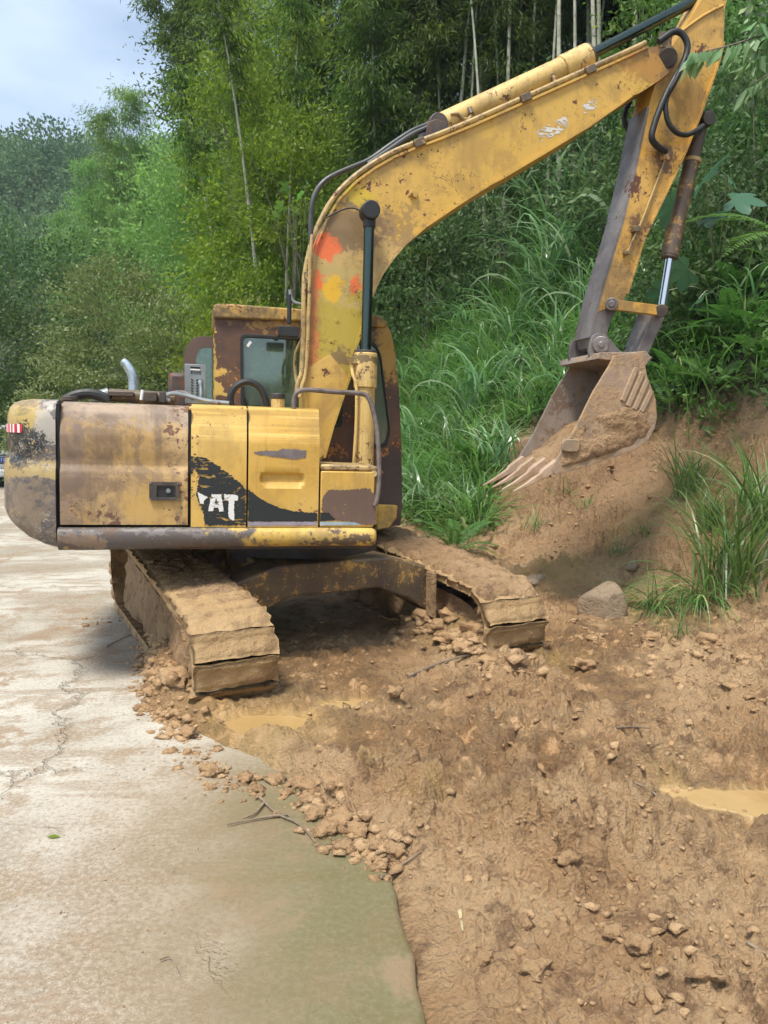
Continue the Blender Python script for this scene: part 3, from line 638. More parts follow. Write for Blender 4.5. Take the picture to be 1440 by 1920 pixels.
def blade_strips(base, direc, length, width, droop, segs=6):
    """arching grass blades -> quads"""
    n = len(base); h = unit(direc * np.array([1, 1, 0])); side = np.stack([-h[:, 1], h[:, 0], np.zeros(n)], -1)
    p = base.copy(); el = np.arcsin(np.clip(unit(direc)[:, 2], -1, 1)); rows = []
    step = (length / segs)
    tw = rng.normal(0, .35, n)
    for k in range(segs + 1):
        t = k / segs; w = width * (.55 + 1.0 * t if t < .4 else .95 * (1 - t) ** .75 / (.6 ** .75)) if k < segs else width * .04
        nrm = np.stack([-h[:, 0] * np.sin(el), -h[:, 1] * np.sin(el), np.cos(el)], -1)
        sd_ = side * np.cos(tw)[:, None] + nrm * np.sin(tw)[:, None]
        rows.append(np.stack([p - sd_ * (w / 2)[:, None], p + sd_ * (w / 2)[:, None]], 1))
        dv = h * np.cos(el)[:, None] + np.array([0, 0, 1.0]) * np.sin(el)[:, None]
        p = p + dv * step[:, None]; el = el - droop / segs * (.35 + 1.5 * t)
    V = np.stack(rows, 1).reshape(n, -1, 3); m = 2 * (segs + 1)
    f = np.concatenate([np.array([[2 * k, 2 * k + 1, 2 * k + 3, 2 * k + 2]]) for k in range(segs)])
    F = (f[None] + (np.arange(n) * m)[:, None, None]).reshape(-1, 4)
    return V.reshape(-1, 3), F, m

def cluster_crown(nc, nl, radii, leaf, aspect=.42, shell=.55, spread=.34, droop=.25, seed=0, flat=.75, lump=1.0, zlow=-1.0):
    """foliage: nl leaves round each of nc twig ends spread unevenly through an ellipsoid -> verts, faces, tint, centres"""
    g = np.random.default_rng(seed); C = []
    while len(C) < nc:
        p = g.normal(size=3); p /= np.linalg.norm(p); r = shell + (1 - shell) * g.random() ** .6 if g.random() < .8 else g.random()
        q = p * r
        if q[2] < zlow: continue
        k = float(fbm(np.array([q[0] * 1.9 + seed]), np.array([q[1] * 1.9]), np.array([q[2] * 1.9]), octaves=2, seed=seed)[0])
        if k < -.16 * lump + g.normal(0, .10): continue
        C.append(q * (1 + .22 * k * lump))
    C = np.array(C) * np.array(radii); nT = nc * nl
    cc = np.repeat(C, nl, 0); sp = spread * np.mean(radii)
    off = g.normal(size=(nT, 3)) * np.array([1, 1, flat * .6]) * sp * np.repeat(g.uniform(.6, 1.3, nc), nl)[:, None] * .5
    base = cc + off; out = unit(cc + .6 * off + g.normal(size=(nT, 3)) * .45 * np.linalg.norm(cc, axis=1, keepdims=True).mean())
    d = out + np.array([0, 0, -droop]) + g.normal(size=(nT, 3)) * .5; ln = leaf * g.uniform(.65, 1.3, nT)
    up = np.array([0, 0, 1.0]) + g.normal(size=(nT, 3)) * .45
    V, F = leaf_quads(base, d, ln, ln * aspect * g.uniform(.8, 1.2, nT), .14, roll=np.cross(unit(d), up))
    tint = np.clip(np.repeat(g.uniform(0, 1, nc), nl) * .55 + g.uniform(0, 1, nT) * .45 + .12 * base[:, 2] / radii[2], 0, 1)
    return V, F, np.repeat(tint, 4), C
def tree_parts(h_crown, radii, C, trunk_r, seed, zbase=-.4, lean=(0, 0), nlimb=9, droopy=False):
    g = np.random.default_rng(seed); t = MB(); top = Vector((lean[0], lean[1], h_crown + radii[2] * .35))
    pts = [Vector((0, 0, zbase))]; n = 6
    for k in range(1, n + 1):
        f = k / n; pts.append(Vector((lean[0] * f * f + g.normal(0, .03) * h_crown * .3, lean[1] * f * f + g.normal(0, .03) * h_crown * .3, zbase + (top.z - zbase) * f)))
    t.tube(pts, trunk_r, 8, 3, True, [trunk_r * (1 - .75 * k / n) for k in range(n + 1)])
    for c in C[g.choice(len(C), min(nlimb, len(C)), False)]:
        e = Vector(c) + Vector((lean[0], lean[1], h_crown)); f = g.uniform(.35, .85); s = pts[0].lerp(pts[-1], f); s = min(pts, key=lambda p: abs(p.z - (pts[0].z + (pts[-1].z - pts[0].z) * f)))
        m = s.lerp(e, .5) + Vector((0, 0, .12 * (e - s).length)); r = trunk_r * (.45 - .25 * f)
        t.tube([s, m, e], r, 5, 3, False, [r, r * .7, r * .25])
    return t
def make_tree(name, label, cat, loc, h_crown, radii, nc, nl, leaf, lm, seed, group=None, trunk_r=.10, bark='bark', **kw):
    lean = kw.pop('lean', (0, 0))
    V, F, T, C = cluster_crown(nc, nl, radii, leaf, seed=seed, **kw)
    V = V + np.array([lean[0], lean[1], h_crown])
    r = empty(name, loc); tag(r, label, cat, group)
    obj('crown', np_mesh('crown', V, F, G[lm], False, T), r)
    tree_parts(h_crown, radii, C, trunk_r, seed, lean=lean).build('trunk', G[bark], r)
    return r
def place(px, y, dz=0.0, py=800):
    x = (px - 720) / FPX * y / math.cos(PITCH) * 1.0; p = at_y(px, py, y); return (float(p[0]), y, H(float(p[0]), y) + dz)

# bamboo: a tapering jointed culm that bows at the top, with drooping sprays of narrow leaves
def bamboo_mesh(h, bow, seed, nspray, nleaf, leaf, start=.35, r=.045, spread=.9, lm='bamboo', cm='culm'):
    g = np.random.default_rng(seed); n = 16; pts = []; a = g.uniform(0, 6.28)
    for k in range(n + 1):
        t = k / n; pts.append(np.array([bow * t ** 2.6, .25 * math.sin(t * 2 + a) * bow * .2, h * (t - .12 * max(bow, 0) / h * t ** 4 * 2)]))
    P = np.array(pts); mb = MB(); rads = []
    mb.tube([tuple(p) for p in P], r, 8, 1, True, [r * (1 - .82 * k / n) for k in range(n + 1)])
    nj = int(h / .38)
    for j in range(nj):
        t = j / nj; 
        if t > .6: break
        p = [float(np.interp(t * n, np.arange(n + 1), P[:, c])) for c in range(3)]; rr = r * (1 - .82 * t) * 1.14; mb.cyl((p[0], p[1], p[2] - .012), (p[0], p[1], p[2] + .012), rr, rr, 8)
    ts = start + (1 - start) * np.sort(g.random(nspray) ** .9); az = g.uniform(0, 2 * np.pi, nspray)
    B0 = np.stack([np.interp(ts * n, np.arange(n + 1), P[:, c]) for c in range(3)], -1)
    bl = spread * (.45 + .75 * g.random(nspray)) * (1.15 - .55 * ts)
    D = np.stack([np.cos(az), np.sin(az), .55 + .35 * g.random(nspray)], -1); D = unit(D)
    parts = []; base = []; dirs = []; tl = []
    for k in range(nspray):
        u = g.random(nleaf) ** .7; q = B0[k] + D[k] * (bl[k] * u)[:, None] - np.array([0, 0, 1]) * (.55 * bl[k] * u ** 2)[:, None] + g.normal(0, .10 * spread, (nleaf, 3)) * (.3 + u)[:, None]
        dd = D[k] * np.array([1, 1, .1]) * .7 + np.array([0, 0, -.85]) + g.normal(0, .42, (nleaf, 3)); base.append(q); dirs.append(dd); tl.append(np.full(nleaf, g.random()))
    base = np.concatenate(base); dirs = np.concatenate(dirs); ln = leaf * g.uniform(.6, 1.25, len(base))
    V, F = leaf_quads(base, dirs, ln, ln * .17, .10); T = np.repeat(np.clip(np.concatenate(tl) * .6 + g.random(len(base)) * .4, 0, 1), 4)
    for k in range(0, nspray, 2):
        e = B0[k] + D[k] * bl[k] - np.array([0, 0, .5 * bl[k]]); mb.tube([tuple(B0[k]), tuple(B0[k] + D[k] * bl[k] * .5 - np.array([0, 0, .1 * bl[k]])), tuple(e)], .006, 4, 1, False)
    return mb, V, F, T
def bamboo(name, h, bow, seed, nspray, nleaf, leaf, **kw):
    lm = kw.get('lm', 'bamboo'); cm = kw.get('cm', 'culm')
    mb, V, F, T = bamboo_mesh(h, bow, seed, nspray, nleaf, leaf, **kw)
    r = empty(name); mb.build('culm', G[cm], r); obj('foliage', np_mesh('foliage', V, F, G[lm], False, T), r); return r

# --- the dark bamboo grove on top of the bank, behind the boom
protos = [bamboo('bamboo', 11.5, .9, 201, 95, 85, .17, start=.52, spread=1.1, r=.05), bamboo('bamboo', 10.0, -.7, 202, 90, 85, .17, start=.48, spread=1.1, r=.042, cm='culmdark'),
          bamboo('bamboo', 12.5, 1.5, 203, 95, 85, .18, start=.55, spread=1.2, r=.055), bamboo('bamboo', 9.0, .4, 204, 80, 80, .16, start=.42, spread=1.0, r=.036, cm='culmdark')]
spots = []; g = np.random.default_rng(77); tries = 0
while len(spots) < 92 and tries < 6000:
    tries += 1; px = g.uniform(545, 1500); y = 11.5 + 11 * g.random() ** .8; p = at_y(px, 400, y); x = float(p[0])
    d = float(polyline_sd(np.array([x]), np.array([y]), FOOT)[0])
    if d < 5.4 or d > 14: continue
    if any((x - a) ** 2 + (y - b) ** 2 < .30 ** 2 for a, b in spots): continue
    spots.append((x, y))
spots.sort(key=lambda s: s[1])
GROVE = 'bamboo culms of the grove on top of the bank'
first = {}
for i, (x, y) in enumerate(spots):
    k = int(g.integers(0, 4)); pr = protos[k]
    if k in first: o = copy_tree(pr)
    else: o = pr; first[k] = 1
    o.location = (x, y, H(x, y) - .15); s = g.uniform(.88, 1.15); o.scale = (s, s, s); o.rotation_euler = (g.normal(0, .05), g.normal(0, .05), g.uniform(0, 6.28))
    tag(o, 'tall bamboo culm in the dark grove on the bank top behind the boom', 'bamboo', GROVE)
for k in range(4):
    if k not in first:
        for ch in list(protos[k].children): bpy.data.objects.remove(ch)
        bpy.data.objects.remove(protos[k])

pc = [bamboo('bamboo', 11.0, .7, 241, 40, 60, .17, start=.72, spread=1.0, r=.062, cm='culmpale'), bamboo('bamboo', 10.0, -.6, 242, 40, 60, .17, start=.72, spread=1.0, r=.048, cm='culmpale')]
pale = [(848, 14.6, .03, 'second'), (872, 14.2, -.05, ''), (893, 14.8, -.04, ''), (917, 14.0, -.04, ''), (952, 14.6, .02, ''), (1003, 14.2, .03, ''), (1052, 13.9, -.06, ''), (1078, 14.4, -.02, ''), (1122, 13.6, .03, ''), (775, 15, -.03, ''), (725, 15.2, -.06, ''), (515, 17.5, -.10, ''), (500, 17.2, .06, ''), (455, 18, -.12, '')]
for i, (px, y, tl, _) in enumerate(pale):
    o = pc[i % 2] if i < 2 else copy_tree(pc[i % 2]); y = next((q for q in np.arange(10, 26, .1) if polyline_sd(np.array([at_y(px, 250, q)[0]]), np.array([q]), FOOT)[0] > (4.9 if px < 960 else 5.5) + .3 * (i % 3)), y) if px > 600 else y; o.location = place(px, float(y), -.2, 250); o.rotation_euler = (0, tl, i * 1.9)
    tag(o, 'pale bare bamboo culm standing out in front of the dark grove' if px > 600 else 'pale bare bamboo culm left of the boom above the cab roof', 'bamboo', 'pale bamboo culms' if px > 600 else 'pale culms above the cab')
# --- bright bamboo clump at middle distance, left of the cab
bb = [bamboo('bamboo', 12.0, 1.4, 211, 120, 110, .21, start=.12, spread=1.8, lm='bamboo_bright', r=.05), bamboo('bamboo', 10.5, -1.0, 212, 110, 110, .20, start=.10, spread=1.7, lm='bamboo_bright', r=.045)]
bs = [(215, 36, 1.08), (180, 35, .95), (255, 37, 1.0), (150, 34.5, .80), (290, 36, .9), (125, 35, .66), (315, 35, .80), (235, 33, .75), (190, 33, .66), (275, 33.5, .66), (345, 36, .8)]
for i, (px, y, s) in enumerate(bs):
    o = bb[i % 2] if i < 2 else copy_tree(bb[i % 2]); o.location = place(px, y, -.3); o.scale = (s, s, s * 1.02); o.rotation_euler = (0, 0, i * 2.1)
    tag(o, 'feathery light green bamboo in the clump below the far ridge', 'bamboo', 'light green bamboo clump at middle distance')
# --- tall arching bamboo against the sky
ab = [bamboo('bamboo', 16.0, -3.6, 221, 120, 95, .21, start=.30, spread=1.5, lm='bamboo', r=.055), bamboo('bamboo', 17.0, -1.6, 222, 120, 95, .21, start=.24, spread=1.6, lm='bamboo_bright', r=.055)]
asp = [(430, 27, 1.0, 0, .05), (440, 26.5, 1.02, 1, -.1), (470, 27.5, 1.05, 1, .3), (465, 25.5, .95, 0, -.35), (490, 27, 1.05, 1, .9), (525, 25.5, 1.0, 0, 1.9), (410, 29, .75, 1, .4), (560, 26, 1.0, 1, 2.5), (610, 25, 1.0, 0, 2.9)]
for i, (px, y, s, k, rz) in enumerate(asp):
    o = ab[k] if i < 2 and k == i else copy_tree(ab[k]); o.location = place(px, y, -.3); o.scale = (s, s, s); o.rotation_euler = (0, 0, rz)
    if i == 0: tag(o, 'tallest bamboo whose tip arches left against the sky', 'bamboo', 'tall bamboo leaning over the road')
    else: tag(o, 'tall bamboo rising left of the boom behind the yellow-green trees', 'bamboo', 'tall bamboo leaning over the road')

# --- broadleaf trees and shrubs
make_tree('broadleaf_tree', 'dark glossy tree at the left edge above the counterweight', 'tree', place(40, 27, -.2), 5.2, (3.4, 3.0, 3.6), 200, 105, .155, 'dark', 301, trunk_r=.14, zlow=-.9)
make_tree('broadleaf_tree', 'dark tree low beside the road, behind the leftmost end of the excavator', 'tree', place(-40, 23, -.2), 3.0, (2.8, 2.4, 3.0), 160, 90, .14, 'dark', 302, trunk_r=.10)
make_tree('shrub', 'low dark shrub under the dark tree at the left edge', 'shrub', place(75, 23.5, -.1), 1.9, (2.0, 1.8, 1.9), 120, 90, .115, 'dark', 303, trunk_r=.05)
make_tree('shrub', 'olive shrub with pale leaves above the exhaust pipe', 'shrub', place(225, 21.5, -.1), 3.4, (1.75, 1.6, 2.9), 180, 95, .105, 'olive', 304, trunk_r=.06, flat=.5)
make_tree('shrub', 'olive shrub right of the exhaust pipe, behind the open cab door', 'shrub', place(315, 20.5, -.1), 2.6, (1.3, 1.3, 2.6), 140, 95, .10, 'olive', 305, trunk_r=.05, flat=.5)
make_tree('shrub', 'olive shrub just above the engine cover, left of the exhaust pipe', 'shrub', place(150, 20.5, -.1), 1.7, (1.7, 1.4, 1.7), 130, 95, .10, 'olive', 306, trunk_r=.05, flat=.5)
make_tree('broadleaf_tree', 'mid green tree between the light bamboo clump and the yellow-green trees', 'tree', place(385, 24, -.2), 5.4, (2.1, 2.0, 4.6), 190, 105, .15, 'bamboo_bright', 307, trunk_r=.10)
make_tree('broadleaf_tree', 'yellow-green tree left of the boom, in front of the tall bamboo', 'tree', place(470, 18.5, -.2), 5.4, (1.35, 1.4, 5.0), 220, 110, .115, 'yellowgreen', 308, trunk_r=.08, spread=.22)
make_tree('broadleaf_tree', 'yellow-green tree with its crown touching the top of the boom bend', 'tree', place(555, 16.8, -.2), 4.6, (1.2, 1.3, 4.2), 200, 110, .10, 'yellowgreen', 309, trunk_r=.07, spread=.22)
make_tree('shrub', 'yellow-green shrub above the cab roof', 'shrub', place(440, 15.5, -.1), 2.3, (1.1, 1.1, 2.0), 110, 100, .09, 'yellowgreen', 310, trunk_r=.05)
make_tree('shrub', 'green shrub on the bank directly behind the cab', 'shrub', place(520, 14.5, -.1), 1.2, (1.0, 1.0, 1.3), 90, 60, .11, 'under', 311, trunk_r=.04)
make_tree('broadleaf_tree', 'dark leafy sapling in the grove above the boom bend', 'tree', place(650, 21.5, -.2), 4.0, (1.3, 1.2, 3.0), 150, 56, .14, 'under', 312, trunk_r=.05, spread=.24)
make_tree('broadleaf_tree', 'dark leafy sapling in the grove above the arm cylinder', 'tree', place(770, 21, -.2), 3.4, (1.1, 1.1, 2.2), 110, 56, .13, 'dark', 313, trunk_r=.045, spread=.24)
make_tree('broadleaf_tree', 'leafy sapling high in the grove near the arm tip', 'tree', place(1180, 13.8, -.2), 3.2, (1.0, 1.0, 1.3), 60, 50, .12, 'bamboo', 314, trunk_r=.04, spread=.26)
make_tree('shrub', 'dark shrub on the slope right of the arm', 'shrub', place(1390, 10.6, -.1), 1.3, (1.2, 1.1, 1.5), 120, 60, .10, 'dark', 315, trunk_r=.04)
make_tree('shrub', 'leafy shrub at the top right edge above the overhanging branch', 'shrub', place(1420, 11.8, -.1), 2.0, (1.3, 1.2, 1.8), 120, 60, .12, 'under', 316, trunk_r=.04)
make_tree('shrub', 'dark shrub on the slope behind the bucket cylinder', 'shrub', place(1300, 10.9, -.2), .8, (1.0, .9, 1.1), 100, 60, .09, 'dark', 317, trunk_r=.03)

make_tree('broadleaf_tree', 'tall yellow-green tree left of the boom, behind the nearer two', 'tree', place(520, 22, -.2), 7.5, (2.0, 2.0, 4.5), 190, 95, .13, 'yellowgreen', 344, trunk_r=.08, spread=.26)
make_tree('broadleaf_tree', 'tall dim tree standing behind the arching bamboo', 'tree', place(455, 29, -.2), 8.5, (2.4, 2.4, 6.0), 190, 90, .17, 'bamboo', 345, trunk_r=.08, spread=.26)
lb = bamboo('bamboo', 13.0, .8, 231, 170, 95, .19, start=.06, spread=1.5, r=.045, cm='culmdark'); g = np.random.default_rng(391)
for i in range(34):
    o = lb if i == 0 else copy_tree(lb); px = 575 + 28 * i + g.uniform(-12, 12); y = g.uniform(18.5, 25); o.location = place(px, y, -.4, 300); s_ = g.uniform(.85, 1.15); o.scale = (s_, s_, s_); o.rotation_euler = (0, 0, g.uniform(0, 6.28))
    tag(o, 'leafy bamboo at the back of the grove, dim foliage between the front culms', 'bamboo', 'leafy bamboo at the back of the grove')
g = np.random.default_rng(390)
for i, (px, y, hc, rx, lm) in enumerate([(800, 17.5, 2.0, 1.4, 'dark'), (930, 17, 2.0, 1.4, 'dark'), (1060, 16.5, 2.0, 1.4, 'dark'), (1180, 14, 1.0, 1.2, 'dark')]):
    make_tree('shrub', 'low dark shrub at the feet of the bamboo on the bank top', 'shrub', place(px, y, -.2), hc, (rx, rx, rx * .9), 70, 56, .12, lm, 370 + i, 'shrubs along the bank top', trunk_r=.03, spread=.34)
# --- far wooded ridge
g = np.random.default_rng(401); parts = []
for i in range(430):
    y = g.uniform(62, 150); az = math.radians(g.uniform(-34, -6)); x = y * math.tan(az); z = H(x, y)
    if z < 6: continue
    rr = g.uniform(1.9, 4.2); n = int(480 * (rr / 3) ** 1.3); p = unit(g.normal(size=(n, 3))); p *= (.62 + .38 * g.random((n, 1)))
    k = 1 + .35 * fbm(p[:, 0] * 2.2 + i, p[:, 1] * 2.2, p[:, 2] * 2.2, octaves=2, seed=i)
    c = np.array([x, y, z + rr * .75]) + p * k[:, None] * np.array([rr, rr, rr * 1.1]); d = p + g.normal(0, .6, (n, 3)); ln = g.uniform(.28, .62, n)
    V, F = leaf_quads(c, d, ln, ln * .7, .2); parts.append((V, F, np.repeat(np.clip(g.random() * .7 + .3 * g.random(n), 0, 1), 4)))
V, F, T = pack(parts); stuff(obj('far_forest', np_mesh('far_forest', V, F, G['far'], False, T)), 'distant wooded ridge under the sky at the upper left', 'forest')

# --- undergrowth and grass over the bank
def bank_points(n, seed, dmin, dmax, xlo, xhi, ylo, yhi, clump=.0):
    g = np.random.default_rng(seed); X = []; Y = []; tot = 0
    while tot < n:
        x = g.uniform(xlo, xhi, n * 2); y = g.uniform(ylo, yhi, n * 2); d = polyline_sd(x, y, FOOT)
        ok = (d > dmin) & (d < dmax) & (np.abs(x) < (y * .56 + .8)) & (x > -y * .62 - 1)
        br = (x - .2 * (y - 8) > .95) & (d < 2.15 + .45 * fbm(x * 1.3, y * 1.3, seed=6)); ok &= ~br
        if clump: ok &= fbm(x * 1.1, y * 1.1, octaves=3, seed=seed) > g.uniform(-.5, .45, len(x)) * clump
        X.append(x[ok]); Y.append(y[ok]); tot += ok.sum()
    x = np.concatenate(X)[:n]; y = np.concatenate(Y)[:n]; return x, y, heights(x, y)
g = np.random.default_rng(411); NU = 6500; x, y, z = bank_points(NU, 412, .05, 8.0, -9, 9, 6, 24)
nl = 15; hgt = np.abs(g.normal(0, .22, NU)) + .03; cc = np.repeat(np.stack([x, y, z + hgt * .5], -1), nl, 0) + g.normal(size=(NU * nl, 3)) * np.array([.13, .13, .10])
d = np.stack([g.normal(0, .7, NU * nl), g.normal(-.45, .7, NU * nl), g.normal(.15, .5, NU * nl)], -1); ln = g.uniform(.05, .15, NU * nl)
V, F = leaf_quads(cc, d, ln, ln * .45, .15); T = np.repeat(np.clip(np.repeat(g.random(NU), nl) * .6 + g.random(NU * nl) * .4, 0, 1), 4)
stuff(obj('undergrowth', np_mesh('undergrowth', V, F, G['under'], False, T)), 'dense small-leaved undergrowth covering the bank', 'undergrowth')
NGR = 22000; x, y, z = bank_points(NGR, 413, .02, 6.8, -6, 7, 6.3, 19, 1.5)
az = g.uniform(0, 2 * np.pi, NGR); el = g.uniform(.6, 1.4, NGR); dr = np.stack([np.cos(az) * np.cos(el), np.sin(az) * np.cos(el) - .25, np.sin(el)], -1)
kp = (x / y < .30) | (g.random(NGR) < .22); x, y, z, dr = x[kp], y[kp], z[kp], dr[kp]; NGR = int(kp.sum())
V, F, m = blade_strips(np.stack([x, y, z - .02], -1), dr, g.uniform(.45, 1.25, NGR), g.uniform(.012, .030, NGR), g.uniform(.9, 2.3, NGR), 5)
stuff(obj('bank_grass', np_mesh('bank_grass', V, F, G['grass'], False, np.repeat(np.clip(.45 * g.random(NGR) + .3 + .55 * fbm(x * 1.1, y * 1.1, octaves=3, seed=419) + .25 * (g.random(NGR) < .06), 0, 1), m))), 'long arching grass growing over the bank behind the excavator', 'grass')

def on_ground(px, py):
    d = ray(px, py); t = np.linspace(2, 30, 4000); P = CO + d * t[:, None]; zz = heights(P[:, 0], P[:, 1]); hit = P[:, 2] < zz; k = int(np.argmax(hit)) if hit.any() else int(np.argmin(P[:, 2] - zz + 1e3 * (t > 20))); q = P[k].copy(); q[2] = zz[k]; return q
def clump_mesh(n, lmin, lmax, w, droop, seed, spread=.10, elmin=.85, elmax=1.5, mat='silver', dirbias=None):
    g = np.random.default_rng(seed); az = g.uniform(0, 6.283, n); el = g.uniform(elmin, elmax, n)
    b = np.stack([g.normal(0, spread, n), g.normal(0, spread, n), np.full(n, -.04)], -1); dr = np.stack([np.cos(az) * np.cos(el), np.sin(az) * np.cos(el), np.sin(el)], -1)
    if dirbias is not None: dr = dr + np.array(dirbias)
    V, F, m = blade_strips(b, dr, g.uniform(lmin, lmax, n), w * g.uniform(.7, 1.25, n), g.uniform(droop * .6, droop * 1.4, n), 8)
    return np_mesh('blades', V, F, G[mat], False, np.repeat(g.random(n), m))
def clump(name, me, label, loc, s=1.0, rz=0.0, group=None, tilt=(0, 0), stalks=None):
    o = obj(name, me, None, loc, (tilt[0], tilt[1], rz)); o.scale = (s, s, s); return tag(o, label, 'grass', group)
SM = [clump_mesh(44, .8, 1.5, .040, 2.1, 501), clump_mesh(34, .9, 1.7, .046, 2.5, 502), clump_mesh(44, .6, 1.2, .032, 1.9, 503)]
g = np.random.default_rng(505)
# silvergrass tussocks: on the open slope between boom and arm, thinning to the left
ts = [(985, 330, 11.2, 1.25), (1040, 350, 11.0, 1.2), (1085, 300, 11.4, 1.25), (925, 420, 11.2, 1.0), (1010, 470, 10.6, 1.1), (1100, 420, 10.6, 1.2), (880, 560, 10.8, .95), (960, 560, 10.3, 1.05), (1050, 560, 10.0, 1.1),
      (820, 660, 10.4, .95), (900, 680, 10.0, 1.0), (990, 690, 9.7, .9), (780, 760, 10.0, .95), (860, 780, 9.6, .9), (940, 790, 9.4, .9), (1030, 640, 9.9, .8), (800, 900, 9.4, .85), (880, 900, 9.2, .8), (770, 860, 9.6, .8), (1130, 520, 10.2, .9), (1150, 300, 11.3, 1.0), (1230, 480, 10.6, .9), (700, 480, 0, .8), (745, 560, 0, .9), (830, 470, 0, .9), (760, 660, 0, .9), (1120, 640, 0, .8), (1075, 690, 0, .75), (1010, 250, 0, 1.2), (1065, 230, 0, 1.1), (960, 290, 0, 1.1), (900, 330, 0, 1.1), (840, 370, 0, 1.0), (1110, 210, 0, 1.1), (905, 620, 0, .8), (970, 640, 0, .9), (860, 720, 0, .9), (1290, 400, 0, .9), (1390, 520, 0, .8), (870, 430, 0, 1.1), (930, 380, 0, 1.15), (990, 400, 0, 1.2), (1050, 420, 0, 1.1), (1130, 380, 0, 1.1), (800, 540, 0, 1.0), (850, 500, 0, 1.0), (910, 500, 0, 1.0), (760, 600, 0, 1.0), (1080, 500, 0, 1.0), (1000, 330, 0, 1.1), (1060, 300, 0, 1.1)]
for i, (px, py, yy, s) in enumerate(ts):
    lo = tuple(on_ground(px, py + 90 * s))
    clump('silvergrass', SM[i % 3], 'broad silvergrass tussock high on the slope, below the upper boom' if py < 440 else 'broad silvergrass tussock on the slope close beside the cab' if px < 850 else 'broad silvergrass tussock on the right slope beside the bucket cylinder' if px > 1150 else 'broad silvergrass tussock halfway down the slope left of the bucket', lo, s * (1.55 if py < 440 else 1.2), g.uniform(0, 6.28), 'silvergrass tussocks on the slope')
for i, (px, yy, s) in enumerate([(345, 14.5, 1.3), (380, 13.6, 1.1), (315, 15.5, 1.2), (400, 15, 1.2), (360, 16.5, 1.4)]):
    clump('silvergrass', SM[i % 3], 'tussock of tall grass behind the open cab door', place(px, yy, -.03), s, g.uniform(0, 6.28), 'grass tussocks left of the cab')

# tufts on the bare earth at the right
TM = [clump_mesh(120, .6, 1.25, .017, 1.2, 511, .12, .95, 1.5, 'grass'), clump_mesh(110, .45, .95, .013, 2.0, 512, .10, .4, 1.2, 'grass', (-.6, -.5, -.1)), clump_mesh(30, .15, .35, .008, 1.2, 513, .06, .6, 1.4, 'grass')]
for i, (px, py, k, s, lab, rz) in enumerate([(1375, 1105, 0, 1.15, 'tall upright grass tuft on the bare earth at the right edge', .5), (1310, 1120, 1, 1.0, 'grass tuft flopping left over the earth below the tall tuft', .2), (1225, 1135, 1, .72, 'low spreading grass tuft right of the pale stone', .4),
        (1440, 1000, 0, 1.0, 'grass tuft half out of frame at the right edge', 2.), (1290, 930, 0, .7, 'thin grass standing on the earth right of the bucket', 1.), (1160, 1040, 2, 1.0, 'small green tuft behind the pale stone', 3.), (1270, 1190, 2, .8, 'small grass tuft at the foot of the earth bank', 2.2), (1400, 930, 2, 1.5, 'thin grass on the earth mound top at the right', .7), (1100, 950, 2, .9, 'tiny tuft on the dark earth below the bucket teeth', .3), (1060, 930, 2, 1.3, 'small tuft just under the bucket floor', 1.9), (1210, 1000, 2, .9, 'tiny tuft high on the earth face left of the tall tuft', 1.2), (1000, 990, 2, 1.2, 'small tuft at the left end of the earth face', 2.6), (1330, 990, 0, .55, 'short grass tuft on the earth face beside the tall tuft', 2.9)]):
    clump('grass_tuft', TM[k], lab, tuple(on_ground(px, py)), s, rz)

def frond(L_, npair, leaf, seed, arch=1.0):
    g = np.random.default_rng(seed); t = np.linspace(.12, 1, npair); rx = L_ * t; rz = arch * L_ * (.55 * t - .75 * t * t)
    b = np.stack([rx, np.zeros(npair), rz], -1); parts = []
    for s in (-1, 1):
        ll = leaf * np.sin(np.clip(t * 1.05 + .08, 0, 1) * np.pi) ** .6 * (1.05 - .35 * t); dr = np.stack([np.full(npair, .45), np.full(npair, s * 1.0), np.full(npair, -.15)], -1) + g.normal(0, .05, (npair, 3))
        V, F = leaf_quads(b, dr, ll, np.full(npair, L_ / npair * 1.15), .05, roll=np.tile([0, 0, 1.], (npair, 1))); V = V.reshape(-1, 4, 3)
        parts.append((V.reshape(-1, 3), F, np.repeat(g.random(npair) * .5 + .25, 4)))
    pv = []
    for k in range(npair - 1):
        pv += [b[k] + [0, .004, 0], b[k] - [0, .004, 0], b[k + 1] - [0, .003, 0], b[k + 1] + [0, .003, 0]]
    parts.append((np.array(pv), np.arange(4 * (npair - 1)).reshape(-1, 4), np.full(4 * (npair - 1), .3)))
    return pack(parts)
def fern_mesh(nf, L_, leaf, seed, mat, azr=(0, 6.283), pitch=.5):
    g = np.random.default_rng(seed); parts = []
    for k in range(nf):
        V, F, T = frond(L_ * g.uniform(.7, 1.15), 30, leaf, seed + k); a = azr[0] + (azr[1] - azr[0]) * (k + g.uniform(-.3, .3)) / nf; p = pitch + g.normal(0, .15)
        R = np.array(Matrix.Rotation(a, 3, 'Z') @ Matrix.Rotation(-p, 3, 'Y')); parts.append((V @ R.T, F, T))
    V, F, T = pack(parts); return np_mesh('fronds', V, F, G[mat], False, T)
FM = [fern_mesh(8, .9, .16, 601, 'fern'), fern_mesh(7, .7, .13, 621, 'fern')]
